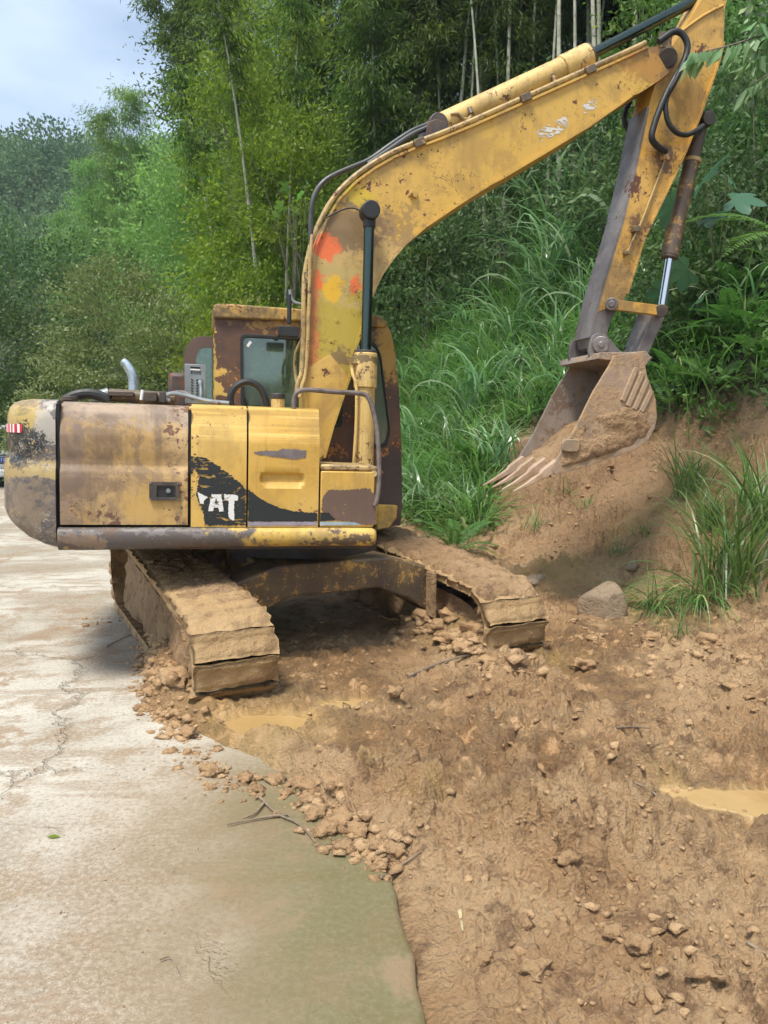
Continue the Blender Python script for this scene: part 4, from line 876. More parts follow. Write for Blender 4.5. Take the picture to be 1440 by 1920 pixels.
for i, (px, py, yy, s) in enumerate([(1400, 420, 10.3, 1.1), (1330, 470, 10.4, 1.1), (1380, 560, 10.0, 1.1), (1300, 640, 9.7, 1.0), (1400, 680, 9.6, 1.1), (1340, 740, 9.3, 1.0), (1270, 560, 10.2, 1.0), (1420, 300, 10.8, 1.1), (1380, 180, 11.2, 1.2), (1260, 700, 9.8, .9), (1430, 780, 9.0, .9), (920, 500, 11, .9), (900, 350, 11.6, 1.0), (760, 950, 9.3, .9), (850, 960, 9.1, .8), (1180, 600, 10, .9)]):
    o = obj('fern', FM[i % 2], None, place(px, yy, .05, py), (-.25, 0, g.uniform(0, 6.28))); o.scale = (s, s, s); tag(o, 'dark green fern on the overgrown slope right of the arm' if px > 1150 else 'dark green fern on the grassy slope left of the bucket', 'fern', 'ferns on the slope')
bf = fern_mesh(3, 1.15, .20, 641, 'fernbright', (2.75, 3.9), .25)
o = obj('fern', bf, None, tuple(at_y(1470, 445, 7.6)), (.3, 0, -.05)); tag(o, 'bright green fern reaching in from the right edge beside the bucket cylinder', 'fern')

def lobed(seed, R=.2):
    n = 5; pts = [(0, 0)]; g = np.random.default_rng(seed)
    for k in range(n):
        a = math.radians(-100 + 200 * k / (n - 1)); l = R * (1.0 if k == 2 else .88 if k in (1, 3) else .62)
        for da, f in ((-.46, .66), (-.22, .88), (0, 1.0), (.22, .88), (.46, .66)): pts.append((l * f * math.cos(a + da * .9), l * f * math.sin(a + da * .9)))
    P = np.array(pts); z = -.35 * (P[:, 0] ** 2 + P[:, 1] ** 2) / R * .8; return np.column_stack([P, z])
def broad_plant(name, label, root, leaves, mat='broad'):
    r = empty(name, root); tag(r, label, 'plant'); st = MB(); R0 = Vector(root)
    for k, (p, R, tx, rz) in enumerate(leaves):
        P = lobed(k, R); f = [(0, i, i + 1) for i in range(1, len(P) - 1)]; rel = Vector(p) - R0
        o = obj('leaf', np_mesh('leaf', P, np.array(f), G[mat], True, np.full(len(P), (k * .37) % 1)), r, rel, (tx, .1, rz)); 
        st.tube([(0, 0, 0), tuple(rel * .5 + Vector((0, 0, .1))), tuple(rel)], .005, 5, 4)
    st.build('stem', G['culm'], r); return r
lv = [(at_y(1322, 330, 8.0), .36, .9, -1.9), (at_y(1375, 372, 8.0), .32, .7, -.5), (at_y(1265, 385, 8.0), .28, .9, 2.6), (at_y(1330, 405, 8.1), .26, .6, -1.2), (at_y(1290, 505, 8.3), .30, .8, 2.2), (at_y(1365, 330, 8.6), .2, .9, .6), (at_y(1250, 545, 8.7), .24, .9, 2.9), (at_y(1310, 560, 8.8), .22, .7, -2.)]
broad_plant('broad_leaved_plant', 'plant with large lobed leaves behind the bucket cylinder', tuple(on_ground(1340, 560)), lv)
lv2 = [(at_y(540, 350, 10.5), .12, .9, 2.6), (at_y(565, 365, 10.5), .11, .8, -2.2), (at_y(530, 385, 10.4), .12, .9, 3.1), (at_y(555, 395, 10.6), .10, .8, -1.5), (at_y(520, 400, 10.6), .10, .8, 2.), (at_y(575, 340, 10.7), .09, .9, 1.)]
broad_plant('broad_leaved_plant', 'sapling with a few pale rounded leaves left of the boom bend', tuple(on_ground(560, 640)), lv2, 'fernbright')

# overhanging branch at the upper right, in front of the arm
r = empty('leafy_branch', tuple(at_y(1560, -40, 6.3))); tag(r, 'branch with pale pointed leaves hanging in front of the arm at the upper right', 'branch')
R0 = np.array(r.location); st = MB(); base = []; dirs = []
br = [[(1560, -40), (1480, 40), (1400, 75), (1330, 95), (1290, 105)], [(1480, 40), (1430, 90), (1400, 120)], [(1560, -40), (1490, 110), (1440, 140), (1400, 165)], [(1560, -40), (1500, 60), (1450, 60), (1420, 40)]]
for path in br:
    pts = [at_y(x, y, 6.3) - R0 for x, y in path]; st.tube([tuple(p) for p in pts], .007, 5, 4, True, [.012 - .009 * k / (len(pts) - 1) for k in range(len(pts))])
    PP = np.array(pts); cl = np.linspace(0, len(pts) - 1, 5 * len(pts))
    for t in np.repeat(cl[2:], 2):
        p = np.array([np.interp(t, np.arange(len(pts)), PP[:, c]) for c in range(3)]); base.append(p); dirs.append(np.array([rng.normal(-.25, .45), rng.normal(-.1, .4), -1 + rng.normal(0, .35)]))
base = np.array(base); n = len(base); ln = rng.uniform(.13, .21, n); V, F = leaf_quads(base, np.array(dirs), ln, ln * .5, .12, roll=np.tile([1., .2, 0], (n, 1)) + rng.normal(0, .5, (n, 3)))
V = V.reshape(n, 4, 3)
for k in range(n): obj('leaf', np_mesh('leaf', V[k] - base[k], np.array([[0, 1, 2, 3]]), G['branch'], False, np.full(4, rng.random())), r, tuple(base[k]))
st.build('twig', G['bark'], r)
# ------------------------------------------------------------------ the excavator
UP = Matrix(((EU[0], EV[0], EZ[0], 0), (EU[1], EV[1], EZ[1], 0), (EU[2], EV[2], EZ[2], 0), (0, 0, 0, 1)))
UA = math.radians(27); SX = np.array([math.cos(UA), math.sin(UA), 0]); DY = np.array([-math.sin(UA), math.cos(UA), 0])
UN = Matrix(((SX[0], DY[0], 0, 0), (SX[1], DY[1], 0, 0), (0, 0, 1, 0), (0, 0, 0, 1)))
ex = empty('excavator', tuple(ROOT)); tag(ex, 'old worn yellow tracked excavator with mud-caked tracks and raised boom', 'excavator')
def up(mb, name, m, parent=None, **kw):                       # a part of the upper structure; sub-parts inherit its frame
    return mb.build(name, M[m] if isinstance(m, str) else m, parent or ex, UP if parent is None else None, **kw)
def zz(px, py, v): return L(px, py, v)[1]
def uu(px, py, v): return L(px, py, v)[0]

def grid_panel(prof, u0, u1, nu, wob=0.0, seed=0, depth=.03, ends=0.0, sub=4):
    """sheet-metal panel: profile [(v,z)] bottom to top pulled from u0 to u1, gently dented, with a turned-in rim"""
    P = []
    for (a, b) in zip(prof[:-1], prof[1:]):
        for k in range(sub): P.append((a[0] + (b[0] - a[0]) * k / sub, a[1] + (b[1] - a[1]) * k / sub))
    P.append(prof[-1]); P = np.array(P); us = np.linspace(u0, u1, nu); Ug, Ig = np.meshgrid(us, np.arange(len(P)))
    v = P[Ig, 0]; z = P[Ig, 1]
    if wob: v = v + wob * fbm(Ug * 2.2 + seed, z * 3.0, octaves=3, seed=seed) + wob * .5 * fbm(Ug * 8, z * 8, octaves=2, seed=seed + 5)
    n, m = Ug.shape; V = np.stack([Ug, v, z], -1).reshape(-1, 3); i = np.arange(n * m).reshape(n, m)
    f = np.stack([i[:-1, :-1], i[:-1, 1:], i[1:, 1:], i[1:, :-1]], -1).reshape(-1, 4)
    rim = np.concatenate([i[0, :], i[1:, -1], i[-1, -2::-1], i[-2:0:-1, 0]]); RV = V[rim] + np.array([0, depth, 0]); RV[:, 0] += 0
    j = n * m + np.arange(len(rim)); f2 = np.stack([rim, j, np.roll(j, -1), np.roll(rim, -1)], -1)
    mb = MB(); mb.add(np.concatenate([V, RV]), [tuple(t) for t in np.concatenate([f, f2])]); return mb
SP = -1.20                                                     # plane of the right-hand side panels
zB = zz(300, 989, SP); zT = zz(300, 757, SP)
# counterweight: plan curve swept by a profile
plan = [(-1.655, -1.2), (-1.74, -1.195), (-1.82, -1.17), (-1.885, -1.12), (-1.93, -1.04), (-1.965, -.92), (-1.99, -.75), (-2.02, -.5), (-2.04, -.25), (-2.05, 0)]
plan = [(-1.655 + (u + 1.655) * 1.14, v) for u, v in plan]
plan = plan + [(u, -v) for u, v in reversed(plan[:-1])]
Pn = np.array(plan); Tn = np.gradient(Pn, axis=0); Nn = np.stack([Tn[:, 1], -Tn[:, 0]], -1); Nn /= np.hypot(*Nn.T)[:, None]; Nn *= np.sign((Nn * (Pn - np.array([-1.3, 0]))).sum(1))[:, None]
Nn[0] = Nn[-1] = 0; Nn[0] = (0, -1); Nn[-1] = (0, 1)
zl, zt = .865, zz(80, 750, -1.2) + .01
prof = [(0, .10), (.02, .05), (.06, .015), (.12, 0), (.30, .0), (.45, .0), (.53, .005), (.565, .03), (.60, .03), (.63, .022), (.75, .022), (.86, .025), (.93, .04), (.97, .07), (.99, .11), (1.0, .16)]
zb = zl + np.interp(Pn[:, 0], [-2.05, -1.97, -1.9, -1.8, -1.655], [.16, .13, .085, .035, 0.0])
mb = MB(); rows = []
for t, ins in prof:
    q = Pn - Nn * ins; rows.append(np.column_stack([q, zb + (zt - zb) * t]))
n = len(plan); m = len(prof); V = np.concatenate(rows); F = [(i * n + k, i * n + k + 1, (i + 1) * n + k + 1, (i + 1) * n + k) for i in range(m - 1) for k in range(n - 1)]
F += [(i * n + n - 1, i * n, (i + 1) * n, (i + 1) * n + n - 1) for i in range(m - 1)] + [tuple(range(n))[::-1], tuple((m - 1) * n + k for k in range(n))]
cw = up(mb.add(V, [tuple(reversed(f)) for f in F]), 'counterweight', 'cw', ang=50); cw['label'] = 'scraped grey counterweight with remains of yellow paint'
# red and white reflector tape round its corner
z0, z1 = zz(30, 811, -1.15), zz(30, 795, -1.15)
fine = np.array([np.interp(np.linspace(2.2, 6.5, 60), np.arange(n), Pn[:, j]) for j in (0, 1)]).T; fn = np.array([np.interp(np.linspace(2.2, 6.5, 60), np.arange(n), Nn[:, j]) for j in (0, 1)]).T
ns_ = 17
for s in range(ns_):
    sl = slice(int(s * 59 / ns_), int((s + 1) * 59 / ns_) + 1); q = fine[sl] - fn[sl] * .016; mb = MB(); k = len(q)
    mb.add(np.concatenate([np.column_stack([q, np.full(k, z0)]), np.column_stack([q, np.full(k, z1)])]), [(i, i + 1, k + i + 1, k + i) for i in range(k - 1)])
    up(mb, 'reflector_strip', 'red' if s % 2 == 0 else 'whitepaint', cw)
# seam between counterweight and engine door
up(MB().prism([(-1.652, .90), (-1.652, zt - .03), (-1.632, zt - .03), (-1.632, .90)], -1.165, -1.0), 'seam', 'black')
# engine door, dented
zg = lambda y: zz(230, y, SP)
dprof = [(-1.198, zg(984)), (-1.202, zg(960)), (-1.204, zg(898)), (-1.196, zg(886)), (-1.172, zg(873)), (-1.172, zg(864)), (-1.180, zg(846)), (-1.180, zg(818)), (-1.170, zg(806)), (-1.135, zg(775)), (-1.105, zg(761)), (-1.02, zg(755))]
ed = up(grid_panel(dprof, -1.630, -.872, 46, .007, 4, .05), 'engine_door', 'door', ang=60); ed['label'] = 'dented brown-yellow engine door'
mb = MB(); h0 = L(280, 938, -1.21); h1 = L(336, 904, -1.21); mb = plate(rrect(h0[0], h0[1], h1[0], h1[1], .012), [rrect(h0[0] + .045, h0[1] + .02, h1[0] - .022, h1[1] - .022, .008)], -1.222, -1.200)
lt = up(mb, 'latch', 'darksteel', ed, bevel=.002)
up(MB().box(((h0[0] + h1[0]) / 2 + .02, -1.207, (h0[1] + h1[1]) / 2), (.135, .008, .085)), 'latch_plate', 'rubber', ed)
up(MB().cyl((h0[0] + .115, -1.225, (h0[1] + h1[1]) / 2 + .004), (h0[0] + .115, -1.205, (h0[1] + h1[1]) / 2 + .004), .014), 'lock', 'grey', ed)
for a in (h0[0] + .008, h1[0] - .008):
    for c in (h0[1] + .008, h1[1] - .008): up(MB().cyl((a, -1.226, c), (a, -1.22, c), .0045, n=8), 'rivet', 'grey', lt)
up(MB().prism([(-.872, zB), (-.872, zT - .04), (-.852, zT - .04), (-.852, zB)], -1.17, -1.05), 'seam', 'black')
# yellow side doors with a bright sloping upper band
zc = zz(470, 826, SP); zt2 = zz(470, 764, -1.13)
yprof = [(-1.2, zB + .003), (-1.2, zc - .012), (-1.197, zc + .004), (-1.135, zt2 - .012), (-1.118, zt2), (-1.0, zt2 + .012)]
ua, ub, uc, ud = uu(358, 900, SP), uu(462, 900, SP), uu(465.5, 900, SP), uu(598, 900, SP)
pa = up(grid_panel(yprof, ua, ub, 14, .0015, 2, .05, sub=3), 'side_door', 'panel', ang=20); pa['label'] = 'yellow side door with torn black decal'
# second door: a pressed hand grip is let into the flat part
bm_ = grid_panel(yprof, uc, ud, 90, .0012, 3, .05, sub=26)
gc = L(530, 899, SP); gl = abs(uu(575, 899, SP) - uu(487, 899, SP)) / 2; gh = abs(zz(530, 884, SP) - zz(530, 914, SP)) / 2
for i, (u, v, z) in enumerate(bm_.v):
    if z > zc - .02: continue
    du = max(abs(u - gc[0]) - (gl - gh), 0); r = math.hypot(du, z - gc[1]) / gh
    bm_.v[i] = (u, v + .026 * float(1 - sstep(.55, 1.02, r)), z)
pb = up(bm_, 'side_door', 'panel', ang=20); pb['label'] = 'yellow side door with a pressed hand grip'
up(MB().prism([(ub, zB), (ub, zt2 - .03), (uc, zt2 - .03), (uc, zB)], -1.165, -1.05), 'seam', 'black')
# decals: black swoosh, torn white letters, stripes
def c8(pts): return [(340 + x / 3.789, 840 + y / 3.789) for x, y in pts]
def decal_part(pts, name, m, parent, off, rag=.003, seed=0, holes=()):
    o_ = ragged(LL(c8(pts), SP), .008, rag, seed) if rag else LL(c8(pts), SP)
    mb = plate(o_, [LL(c8(h), SP) for h in holes], SP - off, SP - off + .0008); return up(mb, name, m, parent, smooth=False)
sw = decal_part([(64, 62), (110, 62), (180, 72), (230, 105), (300, 155), (360, 205), (420, 245), (458, 300), (458, 548), (290, 548), (165, 548), (160, 480), (150, 440), (125, 400), (105, 330), (112, 270), (130, 205), (95, 150), (66, 190), (64, 130)], 'black_decal', 'decal', pa, .0035, .0045, 1)
decal_part([(474, 290), (540, 345), (620, 392), (700, 425), (800, 450), (965, 462), (965, 522), (474, 522)], 'black_decal', 'decal2', pb, .0035, .0018, 2)
decal_part([(474, 524), (965, 524), (965, 549), (474, 552)], 'lilac_stripe', 'lilac', pb, .003, .001, 3)
decal_part([(505, 35), (560, 20), (680, 20), (720, 5), (800, 8), (890, 20), (885, 65), (820, 80), (680, 65), (560, 50)], 'torn_sticker', 'greypatch', pb, .003, .0022, 4)
decal_part([(190, 448), (215, 328), (283, 328), (303, 450), (268, 452), (263, 422), (231, 422), (226, 448)], 'letter_a', 'letter', sw, .0055, .0012, 5, [[(238, 394), (247, 348), (257, 394)]])
decal_part([(303, 328), (405, 335), (401, 372), (376, 372), (375, 515), (345, 506), (334, 480), (336, 372), (303, 368)], 'letter_t', 'letter', sw, .0055, .0016, 6)
decal_part([(113, 312), (150, 328), (188, 352), (160, 372), (158, 398), (132, 392), (120, 352)], 'letter_c', 'letter', sw, .0055, .0025, 7)
# lower skirt rail with a rounded nose
us_ = np.concatenate([np.linspace(-1.642, .30, 60), [.33, .35, .358]]); sh = [1.0] * 60 + [.96, .82, .55]
zlo = zz(400, 1028, -1.24); zhi = zz(400, 991, -1.24); cz = (zlo + zhi) / 2; hz = (zhi - zlo) / 2
sec = [(-1.06, -1), (-1.17, -1), (-1.215, -.82), (-1.236, -.35), (-1.24, .2), (-1.235, .62), (-1.222, .9), (-1.20, 1.0), (-1.06, 1.0)]
V = []; 
for u, s in zip(us_, sh):
    dent = .012 * float(fbm(np.array([u * 2.1]), np.array([.3]), octaves=3, seed=8)[0]); low = .018 * float(sstep(-.5, -1.5, u)) * (1 if True else 0)
    for v, k in sec: V.append((u, v + dent * .8 * (v < -1.15) + (1 - s) * .06 * (v < -1.1), cz + k * hz * (s if k > 0 else s) - (low if k < 0 else 0) + dent * .3))
n = len(sec); F = [(i * n + k, (i + 1) * n + k, (i + 1) * n + (k + 1) % n, i * n + (k + 1) % n) for i in range(len(us_) - 1) for k in range(n)] + [tuple(range(n)), tuple(reversed(range((len(us_) - 1) * n, len(us_) * n)))]
up(MB().add(V, F), 'skirt_rail', 'skirt', ang=50)
# front low box beside the cab
zlt = zz(650, 884, SP); u1, u2 = uu(601, 930, SP), uu(702, 930, SP)
fb = up(MB().prism([(u1, zB + .004), (u1, zlt), (u2, zlt), (u2, zB + .004)], -1.2, -.75), 'front_box', 'panel', bevel=.008); fb['label'] = 'small yellow box panel with bare brown patch'
fpoly = [(1010, 335), (1040, 298), (1130, 300), (1240, 292), (1335, 285), (1372, 330), (1376, 540), (1300, 545), (1240, 525), (1100, 512), (1060, 465), (1000, 455), (1000, 385)]
decal_part(fpoly, 'bare_patch', 'primer', fb, .0042, .003, 8)
decal_part([(985, 458), (1050, 460), (1095, 512), (985, 520)], 'black_decal', 'decal2', fb, .003, .001, 9); decal_part([(985, 524), (1240, 524), (1280, 548), (985, 550)], 'blue_stripe', 'ltblue', fb, .0025, .001, 10)
up(MB().prism([(u1 - .004, zlt + .004), (u1 - .004, zlt + .045), (u2 + .02, zlt + .038), (u2 + .02, zlt + .004)], -1.19, -.7), 'ledge', 'pipe', bevel=.012)
up(MB().prism([(ud, zB), (ud, zlt), (u1, zlt), (u1, zB)], -1.165, -.9), 'seam', 'black')
k0, k1 = L(692, 884, -1.17), L(708, 985, -1.17)
up(MB().prism([(k0[0], k1[1]), (k0[0], k0[1] + .05), (k1[0], k0[1] + .03), (k1[0], k1[1])], -1.16, -.8), 'corner_post', 'pipe', bevel=.01)
up(MB().cyl(L3(701, 888, -1.2), L3(701, 888, -1.12), .022), 'hinge', 'pipe')
# platform, hood, deck
zp = zB - .01
up(MB().prism([(-1.63, .845), (-1.63, zp), (.34, zp), (.34, .845)], -1.06, 1.06), 'platform', 'darksteel')
up(MB().prism([(.345, .86), (.345, zp - .02), (.74, zp - .02), (.70, .86)], .27, 1.12), 'cab_base', 'darksteel')
up(MB().box((-1.27, 0, zT - .045), (.74, 2.06, .03)), 'hood', 'door', bevel=.01)
up(MB().box((-.47, -.62, zt2 - .02), (.80, .9, .03)).box((-.47, -.20, 1.38), (.78, .05, .72)).box((-.08, -.66, 1.36), (.05, .88, .76)), 'tank_top', 'panel', bevel=.008)
up(MB().box((-.86, 0, 1.38), (.03, 2.0, .74)), 'bulkhead', 'darksteel')
up(MB().cyl((0, 0, .70), (0, 0, .85), .62, .62, 40).cyl((0, 0, .62), (0, 0, .70), .56, .56, 40), 'swing_bearing', 'darksteel')
# exhaust stack, curved and cut
ev_ = -.55
up(MB().tube([L3(251, 760, ev_), L3(251, 735, ev_), L3(250, 715, ev_), L3(246, 698, ev_), L3(238, 685, ev_), L3(230, 675, ev_)], .034, 16, 5, False, [.036, .036, .035, .034, .031, .022]), 'exhaust_pipe', 'glasspipe')
up(MB().cyl(L3(251, 752, ev_), L3(251, 742, ev_), .048), 'exhaust_clamp', 'darksteel')
# engine top, pipes and hoses on the hood
ml = up(MB().cyl(L3(203, 741, -.7), L3(330, 748, -.7), .045, n=18), 'muffler', 'rustarm', bevel=.008)
up(MB().cyl(L3(170, 748, -.72), L3(205, 737, -.72), .038, n=14), 'elbow', 'grey', ml)
up(MB().tube([L3(120, 752, -.75), L3(140, 742, -.75), L3(165, 738, -.75), L3(190, 743, -.75), L3(205, 752, -.75)], .034, 10, 4), 'intake_hose', 'rubber')
up(MB().cyl(L3(132, 752, -.85), L3(132, 743, -.85), .05), 'breather', 'darksteel', bevel=.004)
up(MB().cyl(L3(265, 750, -.8), L3(268, 731, -.8), .012), 'fitting', 'whitepaint')
for q_, s_ in (((283, 744), (.08, .1, .06)), ((305, 745), (.04, .1, .07)), ((228, 739), (.16, .12, .03))): up(MB().box(L3(*q_, -.78), s_), 'fitting', 'darksteel', bevel=.004)
up(MB().tube([L3(318, 752, -.8), L3(310, 745, -.8), L3(322, 738, -.8), L3(350, 742, -.8), L3(390, 752, -.85), L3(430, 756, -.9)], .015, 8, 6), 'cable', 'grey')
up(MB().tube([L3(332, 742, -.7), L3(324, 737, -.7), L3(345, 736, -.75), L3(372, 748, -.8), L3(410, 757, -.9)], .013, 8, 6), 'cable', 'rail')
up(MB().tube([L3(437, 772, -.85), L3(432, 745, -.85), L3(442, 725, -.85), L3(463, 716, -.85), L3(484, 724, -.85), L3(496, 744, -.85), L3(502, 772, -.85)], .024, 10, 5), 'hose_loop', 'rubber')
fc = up(MB().cyl(L3(521, 772, -.9), L3(521, 748, -.9), .046, n=20), 'filler_neck', 'cyl', bevel=.004)
up(MB().cyl(L3(521, 748, -.9), L3(521, 738, -.9), .050, n=20), 'filler_cap', 'darksteel', fc, bevel=.006)
# grey slotted cabinet on the hood
q0, q1 = L(346, 756, -.62), L(386, 684, -.62); cw_, ch_ = q1[0] - q0[0], q1[1] - q0[1]
cb = up(MB().box(((q0[0] + q1[0]) / 2, -.54, (q0[1] + q1[1]) / 2), (cw_, .16, ch_)), 'cabinet', 'grey', bevel=.003); cb['label'] = 'grey metal cabinet with slanted vent slots'
up(MB().box((q0[0] + cw_ * .5, -.6215, q1[1] - ch_ * .09), (cw_ * .46, .004, .014)), 'cabinet_slot', 'black', cb)
up(MB().box((q0[0] + cw_ * .5, -.6215, q1[1] - ch_ * .135), (cw_ * .46, .004, .010)), 'cabinet_plate', 'whitepaint', cb)
for k in range(8):
    z_ = q1[1] - ch_ * (.40 + .07 * k)
    for f_, a_ in ((.36, -.6), (.60, .6), (.82, -.6)): up(MB().box((q0[0] + cw_ * f_, -.6212, z_), (cw_ * .13, .003, .007), Matrix.Rotation(-a_, 3, 'Y')), 'vent_slot', 'black', cb)
gx0 = q0[0] + cw_ * .30
for k, strokes in enumerate([[(0, 0, 0, 1), (.5, 0, .5, 1), (0, .5, .8, .5), (0, 1, .8, 1)], [(.2, 0, .2, 1), (.7, 0, .7, .8)], [(0, .7, .7, .7), (.4, 0, .4, .7), (0, .3, .6, .3)], [(0, 0, 0, 1), (0, 1, .7, 1), (.7, 0, .7, 1), (0, .5, .7, .5)]]):
    mb = MB()
    for a, b, c, d in strokes:
        w = cw_ * .10; hh = .022; A = (gx0 + k * cw_ * .125 + a * w, q1[1] - ch_ * .25 + b * hh); B = (gx0 + k * cw_ * .125 + c * w, q1[1] - ch_ * .25 + d * hh)
        mb.box(((A[0] + B[0]) / 2, -.6213, (A[1] + B[1]) / 2), (abs(A[0] - B[0]) + .003, .002, abs(A[1] - B[1]) + .003))
    up(mb, 'printed_character', 'black', cb)
up(MB().tube([L3(376, 752, -.66), L3(377, 735, -.66), L3(376, 718, -.66)], .010, 8, 3).cyl(L3(376, 719, -.66), L3(376, 713, -.66), .016), 'cabinet_pipe', 'glasspipe', cb)
up(MB().box(((L(334, 725, -.3)[0]), -.25, zz(334, 725, -.3) - .03), (.14, .2, .26)), 'air_cleaner', 'darksteel', bevel=.03)
# handrail
hv = -1.10
up(MB().tube([L3(551, 768, hv), L3(552, 746, hv), L3(560, 734, hv), L3(580, 731, hv), L3(630, 735, hv), L3(676, 738, hv), L3(692, 748, hv - .01), L3(703, 785, hv - .03), L3(709, 830, hv - .06), L3(711, 890, hv - .09), L3(708, 930, hv - .11), L3(703, 948, hv - .11)], .0165, 10, 5), 'handrail', 'rail')

# ---- cab
CV0, CV1 = .24, 1.18
cout = LL([(402, 583), (402, 985), (751, 985), (754, 940), (753, 850), (748, 730), (740, 655), (732, 618), (718, 603)], CV0); cout = round_poly(cout, [.05, .01, .01, .01, .01, .01, .05, .05, .05])
w1 = round_poly(LL([(452, 628), (640, 638), (640, 800), (454, 795)], CV0), .05); w2 = round_poly(LL([(668, 640), (703, 643), (714, 668), (731, 808), (724, 836), (668, 838)], CV0), .045)
cab = up(plate(cout, [w1, w2], CV0, CV0 + .04), 'cab_shell', 'cabwall', bevel=.004, smooth=False); cab['label'] = 'rust-brown cab with flaking yellow paint'
def ringframe(poly, w, v0, v1):
    P = [Vector(p) for p in poly]; c = sum(P, Vector((0, 0))) / len(P); inn = [tuple(c + (p - c) * (1 - w / max((p - c).length, .05))) for p in P]
    out = [tuple(c + (p - c) * (1 + .012 / max((p - c).length, .05))) for p in P]; return plate(out, [inn], v0, v1)
for w in (w1, w2):
    wf = up(ringframe(w, .022, CV0 - .012, CV0 + .02), 'window', 'rubber', cab, smooth=False, bevel=.004)
    up(plate(w, [], CV0 + .015, CV0 + .02), 'pane', 'glass', wf, smooth=False)
up(MB().box(L3(467, 645, CV0 - .004), (.022, .002, .05), Matrix.Rotation(.6, 3, 'Y')), 'sticker', 'whitepaint', cab)
# far wall, rear wall, floor, pillars
cin = LL([(452, 628), (700, 640), (728, 800), (728, 850), (454, 840)], CV0); cin = round_poly(cin, .05)
up(plate(cout, [cin], CV1 - .04, CV1), 'far_wall', 'cabwall', cab, smooth=False)
ucl, zcl = L(402, 985, CV0); ucr = uu(751, 985, CV0); zct = zz(402, 583, CV0)
up(plate([(CV0 + .04, zcl), (CV1 - .04, zcl), (CV1 - .04, zct - .03), (CV0 + .04, zct - .03)], [[(CV0 + .14, zct - .65), (CV1 - .14, zct - .65), (CV1 - .14, zct - .12), (CV0 + .14, zct - .12)]], 0, .03), 'rear_wall', 'cabwall', cab, smooth=False)
rw = bpy.context.scene.objects.get('rear_wall'); rw.matrix_local = Matrix(((0, 1, 0, ucl + .005), (1, 0, 0, 0), (0, 0, 1, 0), (0, 0, 0, 1)))
up(MB().box(((ucl + ucr) / 2, (CV0 + CV1) / 2, zcl + .02), (ucr - ucl - .01, CV1 - CV0 - .01, .04)), 'cab_floor', 'darksteel', cab)
rt = [L3(400, 572, CV0), L3(722, 597, CV0)]
rp = LL([(399, 574), (404, 570), (420, 569), (560, 579), (712, 592), (726, 602), (724, 614), (560, 602), (404, 596), (399, 590)], CV0 - .03)
up(MB().prism(rp, CV0 - .035, CV1 + .035), 'cab_roof', 'cabroof', cab, bevel=.018, seg=3)
fr = LL([(718, 603), (732, 618), (740, 655), (748, 730), (753, 850)], CV0)
up(MB().add([(u - .012, v, z) for u, z in fr for v in (CV0 + .05, CV1 - .05)], [(2 * i, 2 * i + 1, 2 * i + 3, 2 * i + 2) for i in range(len(fr) - 1)]), 'windscreen', 'glass', cab)
up(MB().box((.0, .72, 1.35), (.42, .46, .12)).box((-.24, .72, 1.70), (.12, .44, .62), Matrix.Rotation(-.15, 3, 'Y')).box((-.0, .72, 1.15), (.3, .3, .3)), 'seat', 'rubber', cab, bevel=.04, seg=3)
up(MB().tube([(.45, .6, 1.1), (.45, .6, 1.75)], .02, 8, 1).tube([(.45, .85, 1.1), (.45, .85, 1.75)], .02, 8, 1), 'lever', 'darksteel', cab)
up(MB().prism(LL([(707, 946), (746, 948), (744, 972), (730, 990), (707, 994)], .18), .18, .26), 'step_bracket', 'skirt', bevel=.01)
# cab door, swung right back
dv = 1.30
dp = round_poly(LL([(343, 800), (343, 690), (347, 650), (366, 630), (470, 634), (470, 800)], dv), [.01, .08, .12, .08, .01, .01]); dh = round_poly(LL([(366, 760), (367, 668), (376, 651), (460, 655), (460, 770)], dv), .04)
dr_ = up(plate(dp, [dh], dv, dv + .035), 'cab_door', 'primer', cab, smooth=False, bevel=.006); dr_['label'] = 'brown cab door folded back behind the cab'; up(plate(dh, [], dv + .012, dv + .017), 'pane', 'glass', dr_, smooth=False)
# mirror arm / hose bracket left of the boom
up(MB().tube([L3(582, 572, -.28), L3(562, 570, -.3), L3(548, 563, -.3), L3(543, 543, -.3)], .013, 8, 4), 'bracket_pipe', 'grey')
up(MB().cyl(L3(543, 552, -.3), L3(542, 608, -.3), .017).box(L3(540, 622, -.3), (.15, .08, .075)), 'mirror_bracket', 'rubber', bevel=.005)

